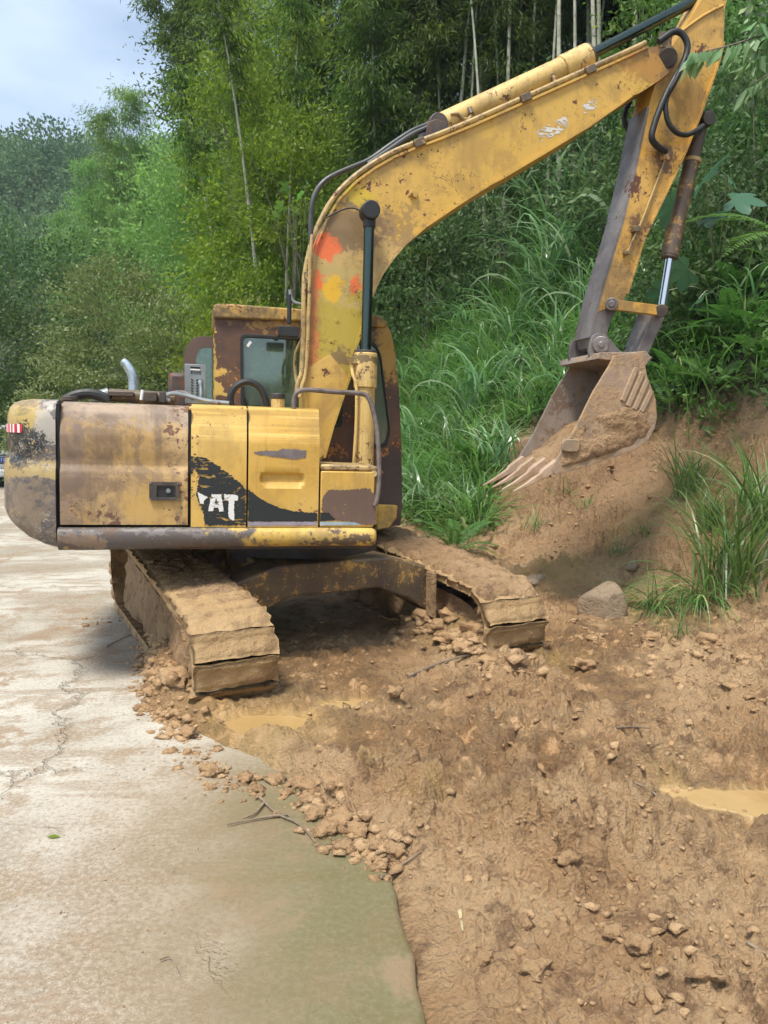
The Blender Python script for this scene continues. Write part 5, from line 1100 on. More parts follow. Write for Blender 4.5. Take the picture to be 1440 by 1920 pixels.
# ---- boom
BV0, BV1 = -.29, .09
top_px = [(575, 767), (575, 696), (581, 577), (586, 510), (593, 461), (612, 415), (636, 375), (667, 343), (703, 317), (740, 296), (780, 279), (826, 262), (887, 237), (981, 195), (1102, 141), (1182, 105), (1214, 90), (1243, 84), (1262, 87)]
bot_px = [(1271, 105), (1263, 129), (1239, 149), (1214, 165), (1198, 175), (1182, 180), (1162, 195), (1102, 237), (1021, 286), (940, 334), (917, 346), (856, 385), (795, 426), (758, 458), (734, 486), (715, 514), (703, 538), (692, 565), (685, 587), (673, 632), (660, 669), (657, 700), (640, 750), (623, 800), (607, 858), (592, 872), (578, 862), (572, 830)]
bpoly = LL(top_px + bot_px, BV0)
boom = up(MB().prism(bpoly, BV0, BV1), 'boom', 'boom', smooth=False); boom['label'] = 'cranked yellow boom with orange spray marks and rust'
def flange(poly, v0, v1, th, closed=False):
    P = [Vector(p) for p in poly]; V = []; F = []
    for i, p in enumerate(P):
        t = (P[min(i + 1, len(P) - 1)] - P[max(i - 1, 0)]).normalized(); nrm = Vector((-t.y, t.x)) * th
        for q in (p - nrm * .3, p + nrm * .7):
            for v in (v0, v1): V.append((q.x, v, q.y))
    for i in range(len(P) - 1):
        a, b = 4 * i, 4 * i + 4; F += [(a, a + 1, b + 1, b), (a + 2, b + 2, b + 3, a + 3), (a, b, b + 2, a + 2), (a + 1, a + 3, b + 3, b + 1)]
    F += [(0, 2, 3, 1), tuple(len(V) - 4 + k for k in (0, 1, 3, 2))]; return MB().add(V, F)
up(flange(LL(top_px[:-2], BV0), BV0 - .022, BV1 + .022, .018), 'top_flange', 'boom', boom, smooth=False)
up(flange(LL(bot_px[5:-3], BV0), BV0 - .022, BV1 + .022, .018), 'bottom_flange', 'boom', boom, smooth=False)
up(MB().prism(LL([(577, 690), (619, 665), (654, 708), (640, 750), (623, 800), (609, 852), (590, 866), (577, 850), (575, 790)], BV0), BV0 - .010, BV0 + .01), 'reinforcement_plate', 'plate', boom, bevel=.002, smooth=False)
up(MB().box(L3(776, 364, BV0 - .012), (.055, .03, .045), Matrix.Rotation(.35, 3, 'Y')), 'lug', 'boom', boom, bevel=.003)
for px, py in ((630, 603), (622, 641)): up(MB().cyl(L3(px, py, BV0 - .002), L3(px, py, BV0 + .01), .024).cyl(L3(px, py, BV0 - .004), L3(px, py, BV0), .012), 'boss', 'boom', boom, bevel=.003)
lab = LL([(1004, 246), (1061, 218), (1068, 238), (1015, 267)], BV0); up(plate(ragged(lab, .01, .004, 3), [], BV0 - .002, BV0 - .001), 'peeling_label', 'label', boom, smooth=False)
lab = LL([(1092, 196), (1121, 181), (1119, 203), (1096, 213)], BV0); up(plate(ragged(lab, .01, .004, 4), [], BV0 - .002, BV0 - .001), 'peeling_label', 'label', boom, smooth=False)
# nose pin and cylinder pin boss
up(MB().cyl(L3(1252, 108, BV0 - .03), L3(1252, 108, BV0 + .43), .075, n=24), 'nose_pin', 'darksteel', boom, bevel=.006)
up(MB().prism([(u * 1, z) for u, z in rrect(*L(1240, 86, BV0 - .02), *L(1262, 60, BV0 - .02), .01)], BV0 - .01, BV0 + .03), 'nose_lug', 'rustarm', boom)
# steel lines along the boom
def off_line(px_pts, v, d):
    P = [Vector(p) for p in LL(px_pts, v)]; out = []
    for i, p in enumerate(P):
        t = (P[min(i + 1, len(P) - 1)] - P[max(i - 1, 0)]).normalized(); q = p + Vector((-t.y, t.x)) * d; out.append((q.x, v, q.y))
    return out
tl = top_px[1:]
up(MB().tube(off_line(top_px[2:17], -.285, .042), .020, 10, 3), 'oil_line', 'pipe', boom)
up(MB().tube(off_line(top_px[4:15], -.22, .045), .017, 10, 3), 'oil_line', 'pipe', boom)
up(MB().tube([L3(578, 480, -.31), L3(571, 520, -.31), L3(569, 590, -.31), L3(567, 690, -.31), L3(559, 715, -.31), L3(556, 742, -.33)], .019, 10, 3), 'oil_line', 'pipe', boom)
up(MB().tube([L3(586, 440, -.34), L3(582, 480, -.335), L3(580, 560, -.325), L3(577, 640, -.325), L3(573, 700, -.33), L3(566, 725, -.34), L3(562, 745, -.35)], .015, 10, 3), 'oil_line', 'pipe', boom)
up(MB().tube([L3(575, 560, -.2), L3(571, 620, -.2), L3(555, 660, -.2), L3(553, 690, -.22), L3(560, 740, -.25)], .012, 8, 3), 'oil_line', 'pipe', boom)
for px, py in ((783, 272), (981, 188), (575, 524), (1101, 136)):
    up(MB().box(L3(px, py, -.26), (.09, .14, .06), Matrix.Rotation(-.45 if px > 600 else 1.5, 3, 'Y')), 'line_clamp', 'rustarm', boom, bevel=.006)
up(MB().tube([L3(583, 458, -.30), L3(583, 405, -.28), L3(590, 365, -.26), L3(612, 337, -.24), L3(652, 317, -.22), L3(692, 300, -.20), L3(732, 272, -.18), L3(772, 246, -.16), L3(800, 234, -.15), L3(826, 219, -.14), L3(845, 215, -.13), L3(862, 220, -.12)], .020, 10, 4), 'hose', 'hose', boom)
up(MB().tube([L3(690, 308, -.24), L3(730, 281, -.22), L3(770, 254, -.2), L3(800, 240, -.2), L3(826, 226, -.2)], .020, 10, 4), 'hose', 'hose', boom)
up(MB().tube([L3(612, 408, -.33), L3(640, 394, -.35), L3(660, 390, -.36), L3(680, 396, -.4)], .006, 6, 4), 'grease_line', 'rubber', boom)
# boom cylinders, one on each side of the boom
def ram(name, p_rod, p_gland, p_base, v, r_rod, r_bar, rod_mat, bar_mat, head=.05, eye=True, col=.0):
    A, Bp, Cp = Vector(L3(*p_rod, v)), Vector(L3(*p_gland, v)), Vector(L3(*p_base, v)); d = (Cp - A).normalized()
    b = up(MB().cyl(Bp, Cp, r_bar, n=28), name, bar_mat, bevel=.004)
    up(MB().cyl(A + d * .03, Bp + d * .05, r_rod, n=24), 'rod', rod_mat, b)
    up(MB().cyl(Bp - d * .012, Bp + d * .25, r_bar * 1.17, n=28), 'gland', bar_mat, b, bevel=.008)
    up(MB().cyl(Bp - d * .03, Bp - d * .008, r_bar * 1.12, n=28), 'wiper_ring', 'darksteel', b, bevel=.004)
    if eye: up(MB().cyl(A + Vector((0, -head, 0)), A + Vector((0, head, 0)), r_rod * 1.75, n=26).cyl(A, A + d * .12, r_rod * 1.2, n=20), 'rod_eye', 'rubber', b, bevel=.008)
    return b, A, Bp, Cp, d
bc, *_ = ram('boom_cylinder', (693, 397), (686, 665), (681, 905), -.43, .039, .075, 'oilrod', 'cyl', .07)
bc2, *_ = ram('boom_cylinder', (693, 397), (686, 665), (681, 905), .22, .039, .075, 'oilrod', 'cyl', .07)
up(MB().tube([L3(660, 680, -.45), L3(661, 700, -.47), L3(668, 725, -.5), L3(668, 790, -.5), L3(663, 872, -.5)], .013, 8, 4).box(L3(666, 676, -.46), (.08, .05, .05)), 'cylinder_line', 'cyl', bc, bevel=.003)
# arm cylinder on top of the boom
ac, A, B_, C_, d = ram('arm_cylinder', (1345, -20), (1100, 107), (815, 240), -.10, .043, .088, 'oilrod', 'cyl', .08)
up(MB().cyl(C_ + Vector((0, -.12, 0)), C_ + Vector((0, .12, 0)), .075, n=24), 'base_eye', 'darksteel', ac, bevel=.006)
up(MB().tube([L3(845, 214, -.19), L3(858, 213, -.2), L3(868, 222, -.2), L3(880, 222, -.2), L3(884, 210, -.19)], .012, 8, 4), 'cylinder_line', 'pipe', ac)
up(MB().cyl(L3(884, 214, -.2), L3(880, 203, -.18), .022).cyl(L3(1040, 154, -.19), L3(1036, 140, -.18), .02), 'fitting', 'rustarm', ac)
up(MB().prism(LL([(795, 262), (800, 232), (815, 226), (832, 232), (850, 262)], -.2), -.24, .04), 'cylinder_bracket', 'darksteel', boom, bevel=.006)
# oil hoses from boom to arm
ho = -.33
up(MB().tube([L3(1235, 78, -.3), L3(1262, 60, -.31), L3(1279, 64, -.32), L3(1289, 84, ho), L3(1285, 107, ho), L3(1273, 133, ho), L3(1253, 169, ho), L3(1236, 207, ho), L3(1226, 236, ho), L3(1222, 258, ho), L3(1231, 273, ho + .02), L3(1248, 284, ho + .06)], .026, 12, 5), 'hose', 'rubber', boom)
up(MB().tube([L3(1288, 100, ho - .03), L3(1270, 145, ho - .03), L3(1252, 178, ho), L3(1248, 202, ho), L3(1253, 229, ho), L3(1267, 247, ho), L3(1285, 253, ho), L3(1302, 247, ho), L3(1318, 236, ho + .06)], .021, 12, 8), 'hose', 'rubber', boom)
up(MB().tube([L3(1182, 190, .16), L3(1172, 210, .16), L3(1172, 232, .16), L3(1184, 250, .16)], .024, 10, 4), 'hose', 'rubber', boom)

# ---- arm
AV0, AV1 = -.235, .035
arm_px = [(1118, 586), (1130, 540), (1166, 423), (1194, 306), (1216, 201), (1240, 118), (1279, 58), (1299, 28), (1330, -28), (1352, -62), (1374, -66), (1368, -22), (1359, 16), (1357, 76), (1343, 125), (1311, 217), (1283, 286), (1247, 362), (1206, 447), (1174, 552), (1168, 566)]
arm = up(MB().prism(LL(arm_px, AV0), AV0, AV1), 'arm', 'stick', smooth=False); arm['label'] = 'yellow arm hanging from the boom tip'
up(MB().prism(LL([(1109, 632), (1118, 586), (1168, 566), (1146, 600), (1137, 632), (1125, 655), (1112, 650)], AV0), AV0 + .002, AV1 - .002), 'arm_end', 'bare', arm, smooth=False, bevel=.004)
ae = LL([(1108, 633), (1118, 586), (1130, 540), (1166, 423), (1194, 306), (1216, 201)], AV0); up(flange(ae, AV0 - .004, AV1 + .004, .02), 'wear_plate', 'bare', arm, smooth=False)
up(flange(LL([(1355, 80), (1343, 125), (1311, 217), (1283, 286), (1247, 362), (1206, 447), (1174, 552)], AV0), AV0 - .02, AV1 + .02, .016), 'rear_flange', 'stick', arm, smooth=False)
up(MB().tube([L3(1279, 58, AV0 - .004), L3(1318, 30, AV0 - .004), L3(1356, 10, AV0 - .004)], .012, 8, 3), 'weld_rib', 'stick', arm)
up(MB().tube([L3(1247, 300, AV0 - .02), L3(1228, 350, AV0 - .02), L3(1203, 415, AV0 - .02), L3(1192, 438, AV0 - .02), L3(1182, 462, AV0 - .02), L3(1172, 478, AV0 - .02)], .009, 8, 3), 'grease_line', 'pipe', arm)
for q_, s_ in (((1247, 292), (.06, .05, .07)), ((1192, 430), (.06, .05, .05)), ((1174, 474), (.05, .03, .03))): up(MB().box(L3(*q_, AV0 - .02), s_), 'grease_block', 'rustarm', arm, bevel=.006)
# bucket cylinder behind the arm
kc, A, B_, C_, d = ram('bucket_cylinder', (1240, 580), (1256, 478), (1313, 232), -.10, .036, .064, 'chrome', 'rustarm', .06, eye=False)
up(MB().cyl(C_ + Vector((0, -.13, 0)), C_ + Vector((0, .13, 0)), .06, n=24), 'base_eye', 'darksteel', kc, bevel=.006)
up(MB().cyl(C_ - d * .30, C_ - d * .33, .072, n=24), 'clamp_ring', 'pipe', kc)
up(MB().prism(LL([(1300, 262), (1318, 205), (1332, 212), (1328, 236), (1312, 250)], -.18), -.18, -.02), 'cylinder_bracket', 'darksteel', arm, bevel=.006)
# links
def bar_link(p0, p1, v0, v1, w, m, name, parent=None):
    a, b = Vector(L(*p0, v0)), Vector(L(*p1, v0)); t = (b - a).normalized(); nn = Vector((-t.y, t.x)) * w; pl = [tuple(a + nn), tuple(a - nn), tuple(b - nn), tuple(b + nn)]
    return up(MB().prism(round_poly(pl, w * .9), v0, v1), name, m, parent, bevel=.005, smooth=False)
for v0 in (-.305, .06):
    lk = bar_link((1147, 570), (1240, 582), v0, v0 + .045, .042, 'stick', 'side_link'); 
    up(MB().cyl(L3(1147, 570, v0 - .02), L3(1147, 570, v0 + .05), .052, n=24).cyl(L3(1147, 570, v0 - .035), L3(1147, 570, v0), .03, n=6), 'pin', 'bare', lk, bevel=.006)
    up(MB().cyl(L3(1240, 583, v0 - .02), L3(1240, 583, v0 + .05), .055, n=24), 'pin', 'darksteel', lk, bevel=.006)
hl = up(MB().prism(LL([(1222, 582), (1245, 590), (1243, 600), (1210, 672), (1188, 670)], -.2), -.22, .02), 'bucket_link', 'bare', bevel=.01, smooth=False)
up(MB().cyl(L3(1196, 672, -.30), L3(1196, 672, .02 + .08), .05, n=24), 'pin', 'bare', hl, bevel=.005)

# ---- bucket
KV0, KV1 = -.49, .29
side = [(1153, 666), (1142, 687), (1113, 734), (1082, 797), (1072, 816), (1052, 848), (1034, 878), (1036, 892), (1060, 886), (1113, 871), (1191, 843), (1216, 825), (1228, 803), (1232, 781), (1230, 750), (1222, 727), (1214, 707), (1209, 680), (1203, 668), (1191, 661)]
sp_ = LL(side, KV0)
bk = up(MB().prism(sp_, KV0, KV0 + .028), 'bucket', 'bucketmud', bevel=.004, smooth=False); bk['label'] = 'mud-caked digging bucket'
up(MB().prism(sp_, KV1 - .028, KV1), 'side_plate', 'bucket', bk, bevel=.004, smooth=False)
back = sp_[7:] + [sp_[0]]; P = [Vector(p) for p in back]; cen = sum(P, Vector((0, 0))) / len(P)
V = []; nv = 13; vsn = np.linspace(KV0 + .02, KV1 - .02, nv)
for p in P:
    q = p + (cen - p).normalized() * .03
    for w, q_ in ((0, p), (1, q)):
        for v in vsn: V.append((q_.x, v, q_.y))
st_ = 2 * nv; F = []
for i in range(len(P) - 1):
    for k in range(nv - 1):
        a = i * st_ + k; b = a + st_; F += [(a, b, b + 1, a + 1), (a + nv, a + nv + 1, b + nv + 1, b + nv)]
for i in (0, len(P) - 1):
    for k in range(nv - 1): a = i * st_ + k; F.append((a, a + 1, a + nv + 1, a + nv))
up(MB().add(V, F), 'bucket_shell', 'bucketmud', bk, ang=50)
up(MB().tube([(sp_[7][0] + .01, v, sp_[7][1] + .006) for v in (KV0, -.1, KV1)], .022, 8, 1), 'lip', 'bucketmud', bk)
# mud packed inside and crusted on the near side
g = np.random.default_rng(9); lip = Vector(sp_[7]); bk2 = Vector(L(1190, 800, KV0)); nu_, nv_ = 26, 22; V = []
for i in range(nu_):
    f = i / (nu_ - 1); p = lip.lerp(bk2, f)
    for j in range(nv_):
        v = KV0 + .03 + (KV1 - KV0 - .06) * j / (nv_ - 1); hgt = .045 + .10 * math.sin(min(f, .8) * 2.2) + .03 * float(fbm(np.array([f * 6.]), np.array([v * 9]), octaves=3, seed=3)[0]); V.append((p.x, v, p.y + hgt - .03 * (i == 0)))
F = [(i * nv_ + j, (i + 1) * nv_ + j, (i + 1) * nv_ + j + 1, i * nv_ + j + 1) for i in range(nu_ - 1) for j in range(nv_ - 1)]
up(MB().add(V, [tuple(reversed(f)) for f in F]), 'packed_mud', 'trackmud', bk)
def crust(poly, v, amp, name, m, parent, seed, n=44, thr=.0, scale=7):
    """lumpy mud layer inside a polygon on a plane v = const; it dives under the surface where the noise is low"""
    P = np.array(poly); lo, hi = P.min(0), P.max(0); us = np.linspace(lo[0], hi[0], n); zs = np.linspace(lo[1], hi[1], n); U, Z = np.meshgrid(us, zs)
    ins = np.zeros(U.shape, bool); d_ = np.full(U.shape, 1e9); j = len(P) - 1
    for i in range(len(P)):
        (x1, y1), (x2, y2) = P[i], P[j]; c = ((y1 > Z) != (y2 > Z)) & (U < (x2 - x1) * (Z - y1) / (y2 - y1 + 1e-12) + x1); ins ^= c
        t = np.clip(((U - x1) * (x2 - x1) + (Z - y1) * (y2 - y1)) / ((x2 - x1) ** 2 + (y2 - y1) ** 2), 0, 1); d_ = np.minimum(d_, np.hypot(U - x1 - t * (x2 - x1), Z - y1 - t * (y2 - y1))); j = i
    sdd = np.where(ins, d_, -d_); k = fbm(U * scale, Z * scale, octaves=5, seed=seed, gain=.6)
    hgt = amp * np.clip(k + .25 - thr, -1, 1) * sstep(0, .06, sdd) + .25 * amp * sstep(0, .03, sdd) - .3 * amp
    keep = sdd > -.01; i = np.arange(n * n).reshape(n, n); q = np.stack([i[:-1, :-1], i[:-1, 1:], i[1:, 1:], i[1:, :-1]], -1); km = keep[:-1, :-1] & keep[:-1, 1:] & keep[1:, 1:] & keep[1:, :-1]
    V = np.stack([U, v - hgt, Z], -1).reshape(-1, 3); me = np_mesh(name, V, q[km], M[m], True); o = obj(name, me, parent); return o
crust(LL([(1082, 800), (1100, 780), (1140, 770), (1180, 755), (1226, 770), (1226, 800), (1212, 822), (1190, 838), (1110, 866), (1050, 882), (1046, 862)], KV0), KV0, .035, 'mud_crust', 'trackmud', bk, 5)
for k, (a, b) in enumerate((((1192, 690), (1166, 752)), ((1204, 698), (1176, 762)), ((1213, 712), (1188, 768)), ((1221, 732), (1201, 772)))):
    A, B_ = Vector(L(*a, KV0)), Vector(L(*b, KV0)); t = (B_ - A).normalized(); nn = Vector((-t.y, t.x)) * .021
    up(MB().prism([tuple(A + nn), tuple(A - nn), tuple(B_ - nn), tuple(B_ + nn)], KV0 - .018, KV0 + .005), 'wear_rib', 'bucketmud', bk, bevel=.006, smooth=False)
for v0, c in ((KV0 - .03, (1066, 836)), (KV1 + .004, (1066, 836))):
    a, z_ = L(*c, KV0); up(MB().prism(rrect(a - .07, z_ - .05, a + .09, z_ + .055, .04), v0, v0 + .028), 'side_cutter', 'bucketmud', bk, bevel=.01)
# hinge ears
ear = [(1108, 640), (1112, 628), (1125, 622), (1140, 630), (1160, 655), (1175, 664), (1150, 680), (1108, 674), (1104, 660)]
for v0 in (-.30, .06): up(MB().prism(round_poly(LL(ear, -.3), .03), v0, v0 + .035), 'hinge_ear', 'bare', bk, bevel=.004, smooth=False)
up(MB().cyl(L3(1127, 646, -.34), L3(1127, 646, .13), .045, n=24).cyl(L3(1127, 646, -.345), L3(1127, 646, -.30), .068, n=24).cyl(L3(1127, 646, -.37), L3(1127, 646, -.33), .026, n=8), 'hinge_pin', 'bare', bk, bevel=.006)
up(MB().prism(LL([(1104, 676), (1108, 664), (1150, 664), (1192, 662), (1203, 674), (1190, 690), (1150, 682)], -.3), KV0 + .03, KV1 - .03), 'top_plate', 'bucket', bk, bevel=.006, smooth=False)
# teeth
rt_, tp_ = Vector(L(1040, 872, -.46)), Vector(L(963, 923, -.46)); t = (tp_ - rt_).normalized(); nn = Vector((-t.y, t.x))
for k, v in enumerate((-.45, -.215, .015, .245)):
    mb = MB(); V = []
    for f, w, h, b in ((-.1, .034, .036, 0), (.26, .033, .036, .010), (.34, .025, .025, .014), (.7, .018, .015, .010), (1.0, .007, .005, -.004)):
        c = rt_.lerp(tp_, f) + nn * b
        for sv, sn in ((-1, -1), (1, -1), (1, 1), (-1, 1)): V.append((c.x + nn.x * h * sn, v + w * sv, c.y + nn.y * h * sn))
    F = [(4 * i + j, 4 * i + (j + 1) % 4, 4 * i + 4 + (j + 1) % 4, 4 * i + 4 + j) for i in range(4) for j in range(4)] + [(3, 2, 1, 0), (16, 17, 18, 19)]
    up(mb.add(V, F), 'tooth', 'tooth', bk, bevel=.005)

# ---- undercarriage
def un(mb, name, m, parent=None, **kw): return mb.build(name, M[m] if isinstance(m, str) else m, parent or ex, UN if parent is None else None, **kw)
arch = [(-.78, .26), (-.78, .60), (-.45, .70), (.45, .70), (.78, .60), (.78, .24), (.60, .36), (.34, .47), (-.34, .47), (-.60, .37)]
cbd = un(MB().prism(arch, -.78, -.42).prism(arch, .42, .78).box((0, 0, .60), (1.0, .84, .18)), 'car_body', 'rustarm', bevel=.02, smooth=False)
RC, RN, HC, ZC, ZN, NSH = .36, .265, 1.36, .40, .305, 46       # sprocket and idler radius, half wheelbase, axle heights, shoes per track
_hp, _hn = [], []
for _k in range(1441):                                       # hull of the two wheels, from the near top over the far end and back
    _f = math.radians(90.0 - _k / 4); _n = np.array([math.cos(_f), math.sin(_f)])
    _c = max(((np.array([-HC, ZN]), RN), (np.array([HC, ZC]), RC)), key=lambda t: float(t[0] @ _n) + t[1]); _hp.append(_c[0] + _n * _c[1]); _hn.append(_n)
_hp, _hn = np.array(_hp), np.array(_hn)
_j = int(np.argmax(_hp[:, 0] < -HC * .9) if (_hp[0, 0] > 0) else 0); _st = [i for i in range(1440) if _hp[i - 1, 0] < 0 <= _hp[i, 0]]
_r = _st[-1] if _st else 0; _hp = np.concatenate([_hp[_r - 1:1440], _hp[:_r - 1], _hp[_r - 1:_r]]) ; _hn = np.concatenate([_hn[_r - 1:1440], _hn[:_r - 1], _hn[_r - 1:_r]])
_cs = np.concatenate([[0], np.cumsum(np.hypot(*np.diff(_hp, axis=0).T))]); PER = float(_cs[-1])
def chain(s, off=0.0):
    """point and outward direction on the chain loop at length s, starting at the near top"""
    s = s % PER; n = np.array([np.interp(s, _cs, _hn[:, 0]), np.interp(s, _cs, _hn[:, 1])]); n /= np.hypot(*n)
    return np.array([np.interp(s, _cs, _hp[:, 0]), np.interp(s, _cs, _hp[:, 1])]) + n * off, n
def shoe_mesh(seed, cake):
    g = np.random.default_rng(seed); nx, ny = 25, 9; W, Pp, th = .50, PER / NSH * .985, .045; X, Y = np.meshgrid(np.linspace(-W / 2, W / 2, nx), np.linspace(-Pp / 2, Pp / 2, ny))
    edge = 1 - np.maximum(np.abs(X) / (W / 2), np.abs(Y) / (Pp / 2)) ** 8
    Z = .010 + cake * (.55 + .65 * fbm(X * 8 + seed * 3, Y * 11, octaves=5, seed=seed, gain=.62)) * edge + .014 * (Y > Pp * .30)
    Xe = X + .030 * fbm(Y * 20, X * 0 + seed, octaves=2, seed=seed) * (np.abs(X) > W * .49); Ye = Y + .016 * fbm(X * 11 + seed, Y * 0, octaves=3, seed=seed + 2) * (np.abs(Y) > Pp * .49)
    n = nx * ny; i = np.arange(n).reshape(ny, nx); V = np.concatenate([np.stack([Xe, Ye, Z], -1).reshape(-1, 3), np.stack([X, Y * .96, np.full_like(X, -th)], -1).reshape(-1, 3)])
    f = np.stack([i[:-1, :-1], i[:-1, 1:], i[1:, 1:], i[1:, :-1]], -1).reshape(-1, 4); rim = np.concatenate([i[0, :], i[1:, -1], i[-1, -2::-1], i[-2:0:-1, 0]])
    f2 = np.stack([rim, rim + n, np.roll(rim + n, -1), np.roll(rim, -1)], -1)[:, ::-1]; corner = n + np.array([[0, nx * (ny - 1), nx * ny - 1, nx - 1]])
    return np_mesh('track_shoe', V, [f, f2, corner], M['shoemud'], False)
SHM = [shoe_mesh(k, .022 + .006 * (k % 3)) for k in range(6)]
def strip_mud(name, s0, s1, x0, x1, amp, seed, parent, bias=.1, ns=260, nx=48, base=.03):
    S, X = np.meshgrid(np.linspace(s0, s1, ns), np.linspace(x0, x1, nx), indexing='ij'); k = fbm(S * 4.5, X * 4.5, octaves=5, seed=seed, gain=.6)
    ed_ = np.minimum(X - x0, x1 - X) + .05 * fbm(S * 6, X * 2, octaves=3, seed=seed + 9); en = np.minimum(S - s0, s1 - S)
    hgt = base + amp * (.75 * np.clip(k + bias, -.8, 1) + .5 * fbm(S * 17, X * 17, octaves=4, seed=seed + 4, gain=.65)) - .09 * (1 - sstep(0, .06, ed_)) - .09 * (1 - sstep(0, .15, en + .08 * fbm(X * 9, S, octaves=2, seed=seed)))
    V = []
    for a, b, c in zip(S.ravel(), X.ravel(), hgt.ravel()):
        p, d = chain(a, c); V.append((b, p[0], p[1]))
    i = np.arange(ns * nx).reshape(ns, nx); f = np.stack([i[:-1, :-1], i[1:, :-1], i[1:, 1:], i[:-1, 1:]], -1).reshape(-1, 4)[:, ::-1]
    o = obj(name, np_mesh(name, np.array(V), f, M['trackmud'], True), parent); return o
for sx, dz in ((-.995, -.012), (.995, -.03)):
    fr_ = MB().box((0, .1, .36), (.24, 2.1, .22)).prism([(-.12, .24), (.12, .24), (.12, .40), (-.12, .40)], -1.32, -.94)
    tr = un(fr_, 'track', 'darksteel', bevel=.02, smooth=False); tr.matrix_local = UN @ Matrix.Translation((sx, 0, dz)); tr['label'] = ('near' if sx < 0 else 'far') + ' mud-caked crawler track'
    for yy_, nm, zc_, rc_ in ((-HC, 'idler', ZN, RN), (HC, 'sprocket', ZC, RC)): un(MB().cyl((-.06, yy_, zc_), (.06, yy_, zc_), rc_ - .035, n=32).cyl((-.13, yy_, zc_), (.13, yy_, zc_), .12, n=24), nm, 'trackmud', tr, bevel=.012)
    for k in range(6): un(MB().cyl((-.10, -.95 + .38 * k, .13), (.10, -.95 + .38 * k, .13), .075, n=18), 'roller', 'darksteel', tr)
    for y_, z_ in ((-.45, .575), (.45, .635)): un(MB().cyl((-.08, y_, z_), (.08, y_, z_), .05, n=14), 'carrier_roller', 'darksteel', tr)
    lk_ = MB()
    for x_ in (-.075, .075):
        V = []; n = 96
        for k in range(n):
            p, d = chain(PER * k / n, -.035); q, d2 = chain(PER * k / n, -.10)
            for e in (p, q):
                for w in (-.02, .02): V.append((x_ + w, e[0], e[1]))
        F = []
        for k in range(n):
            a, b = 4 * k, 4 * ((k + 1) % n); F += [(a, a + 1, b + 1, b), (a + 2, b + 2, b + 3, a + 3), (a, b, b + 2, a + 2), (a + 1, a + 3, b + 3, b + 1)]
        lk_.add(V, F)
    un(lk_, 'chain_links', 'trackmud', tr)
    for k in range(NSH):
        p, d = chain(PER * (k + .3) / NSH, .0); me = SHM[(k * 5 + (sx > 0) * 3) % 6]; o = bpy.data.objects.new('track_shoe', me); link(o, tr)
        yv = Vector((0, d[1], -d[0])); zv = Vector((0, d[0], d[1])); xv = yv.cross(zv); R = Matrix((xv, yv, zv)).transposed().to_4x4(); o.matrix_local = Matrix.Translation((0, p[0], p[1])) @ R @ Matrix.Rotation(random.gauss(0, .012), 4, 'X')
    strip_mud('mud_crust', -.05 if sx < 0 else -.30, 2 * HC - .1, -.255 if sx > 0 else -.25, .255, .045 if sx < 0 else .055, 13 if sx < 0 else 17, tr, .05 if sx < 0 else .28, base=.028 if sx < 0 else .045)
    # mud slumped on the inner and outer faces
    for side_ in (-1, 1):
        ns2, nz2 = 60, 16; Yg, Zg = np.meshgrid(np.linspace(-1.45, 1.45, ns2), np.linspace(0, 1, nz2), indexing='ij'); Zg = .09 + Zg * (np.interp(Yg, [-1.5, -1.2, 1.3, 1.5], [.34, .42, .56, .5]) - .09 + .05 * fbm(Yg * 3, Zg * 0, octaves=3, seed=29))
        dpt = .10 + .075 * fbm(Yg * 4, Zg * 5, octaves=4, seed=23 + side_ + int(sx > 0) * 7, gain=.6) + .06 * sstep(.5, .1, Zg); Xg = side_ * (.05 + dpt * .9); ii_ = np.arange(ns2 * nz2).reshape(ns2, nz2)
        f = np.stack([ii_[:-1, :-1], ii_[1:, :-1], ii_[1:, 1:], ii_[:-1, 1:]], -1).reshape(-1, 4); f = f if side_ > 0 else f[:, ::-1]
        obj('packed_mud', np_mesh('packed_mud', np.stack([Xg, Yg, Zg], -1).reshape(-1, 3), f, M['trackmud'], True), tr)
un(MB().box((.70, -.95, .42), (.03, .11, .34)), 'guide_plate', 'trackmud', bevel=.006)
# ------------------------------------------------------------------ small things
def lump(seed, sub=2, amp=.35, jit=.0):
    bm = bmesh.new(); bmesh.ops.create_icosphere(bm, subdivisions=sub, radius=1.0); P = np.array([v.co[:] for v in bm.verts]); F = np.array([[v.index for v in f.verts] for f in bm.faces]); bm.free()
    k = 1 + amp * fbm(P[:, 0] * 1.6 + seed * 7, P[:, 1] * 1.6, P[:, 2] * 1.6, octaves=3, seed=seed); k = k * (1 + jit * np.random.default_rng(seed).normal(size=len(P))); return P * k[:, None] * np.array([1, .85, .5]), F
def road_or_mud(x, y):
    x = np.asarray(x); y = np.asarray(y); z = heights(x, y); on = polyline_sd(x, y, SLAB) < 0; return np.where(on, np.maximum(z, 0.0), z)
LM = [lump(k, 3, .9, .03) for k in range(5)]; LS = [lump(k + 20, 1, .8, .30) for k in range(8)]
g = np.random.default_rng(701); X = []; Y = []; S = []
def along(pts, n, w, smin, smax, pw=2.0, shift=0.0):
    P = np.array([gnd(*p)[:2] for p in pts]); t = g.uniform(0, len(P) - 1, n); x = np.interp(t, np.arange(len(P)), P[:, 0]) + g.normal(0, w, n); y = np.interp(t, np.arange(len(P)), P[:, 1]) + g.normal(0, w, n)
    X.append(x); Y.append(y); S.append(smin + (smax - smin) * g.random(n) ** pw)
along([(290, 1230), (300, 1320), (360, 1400), (410, 1460), (480, 1480), (580, 1490), (640, 1570), (720, 1610), (760, 1600)], 405, .07, .006, .040, 2.2)
along([(300, 1180), (280, 1240), (290, 1300), (320, 1340), (350, 1390)], 420, .06, .006, .04, 2)
along([(560, 1470), (620, 1530), (680, 1590), (740, 1610)], 117, .06, .008, .045, 2)
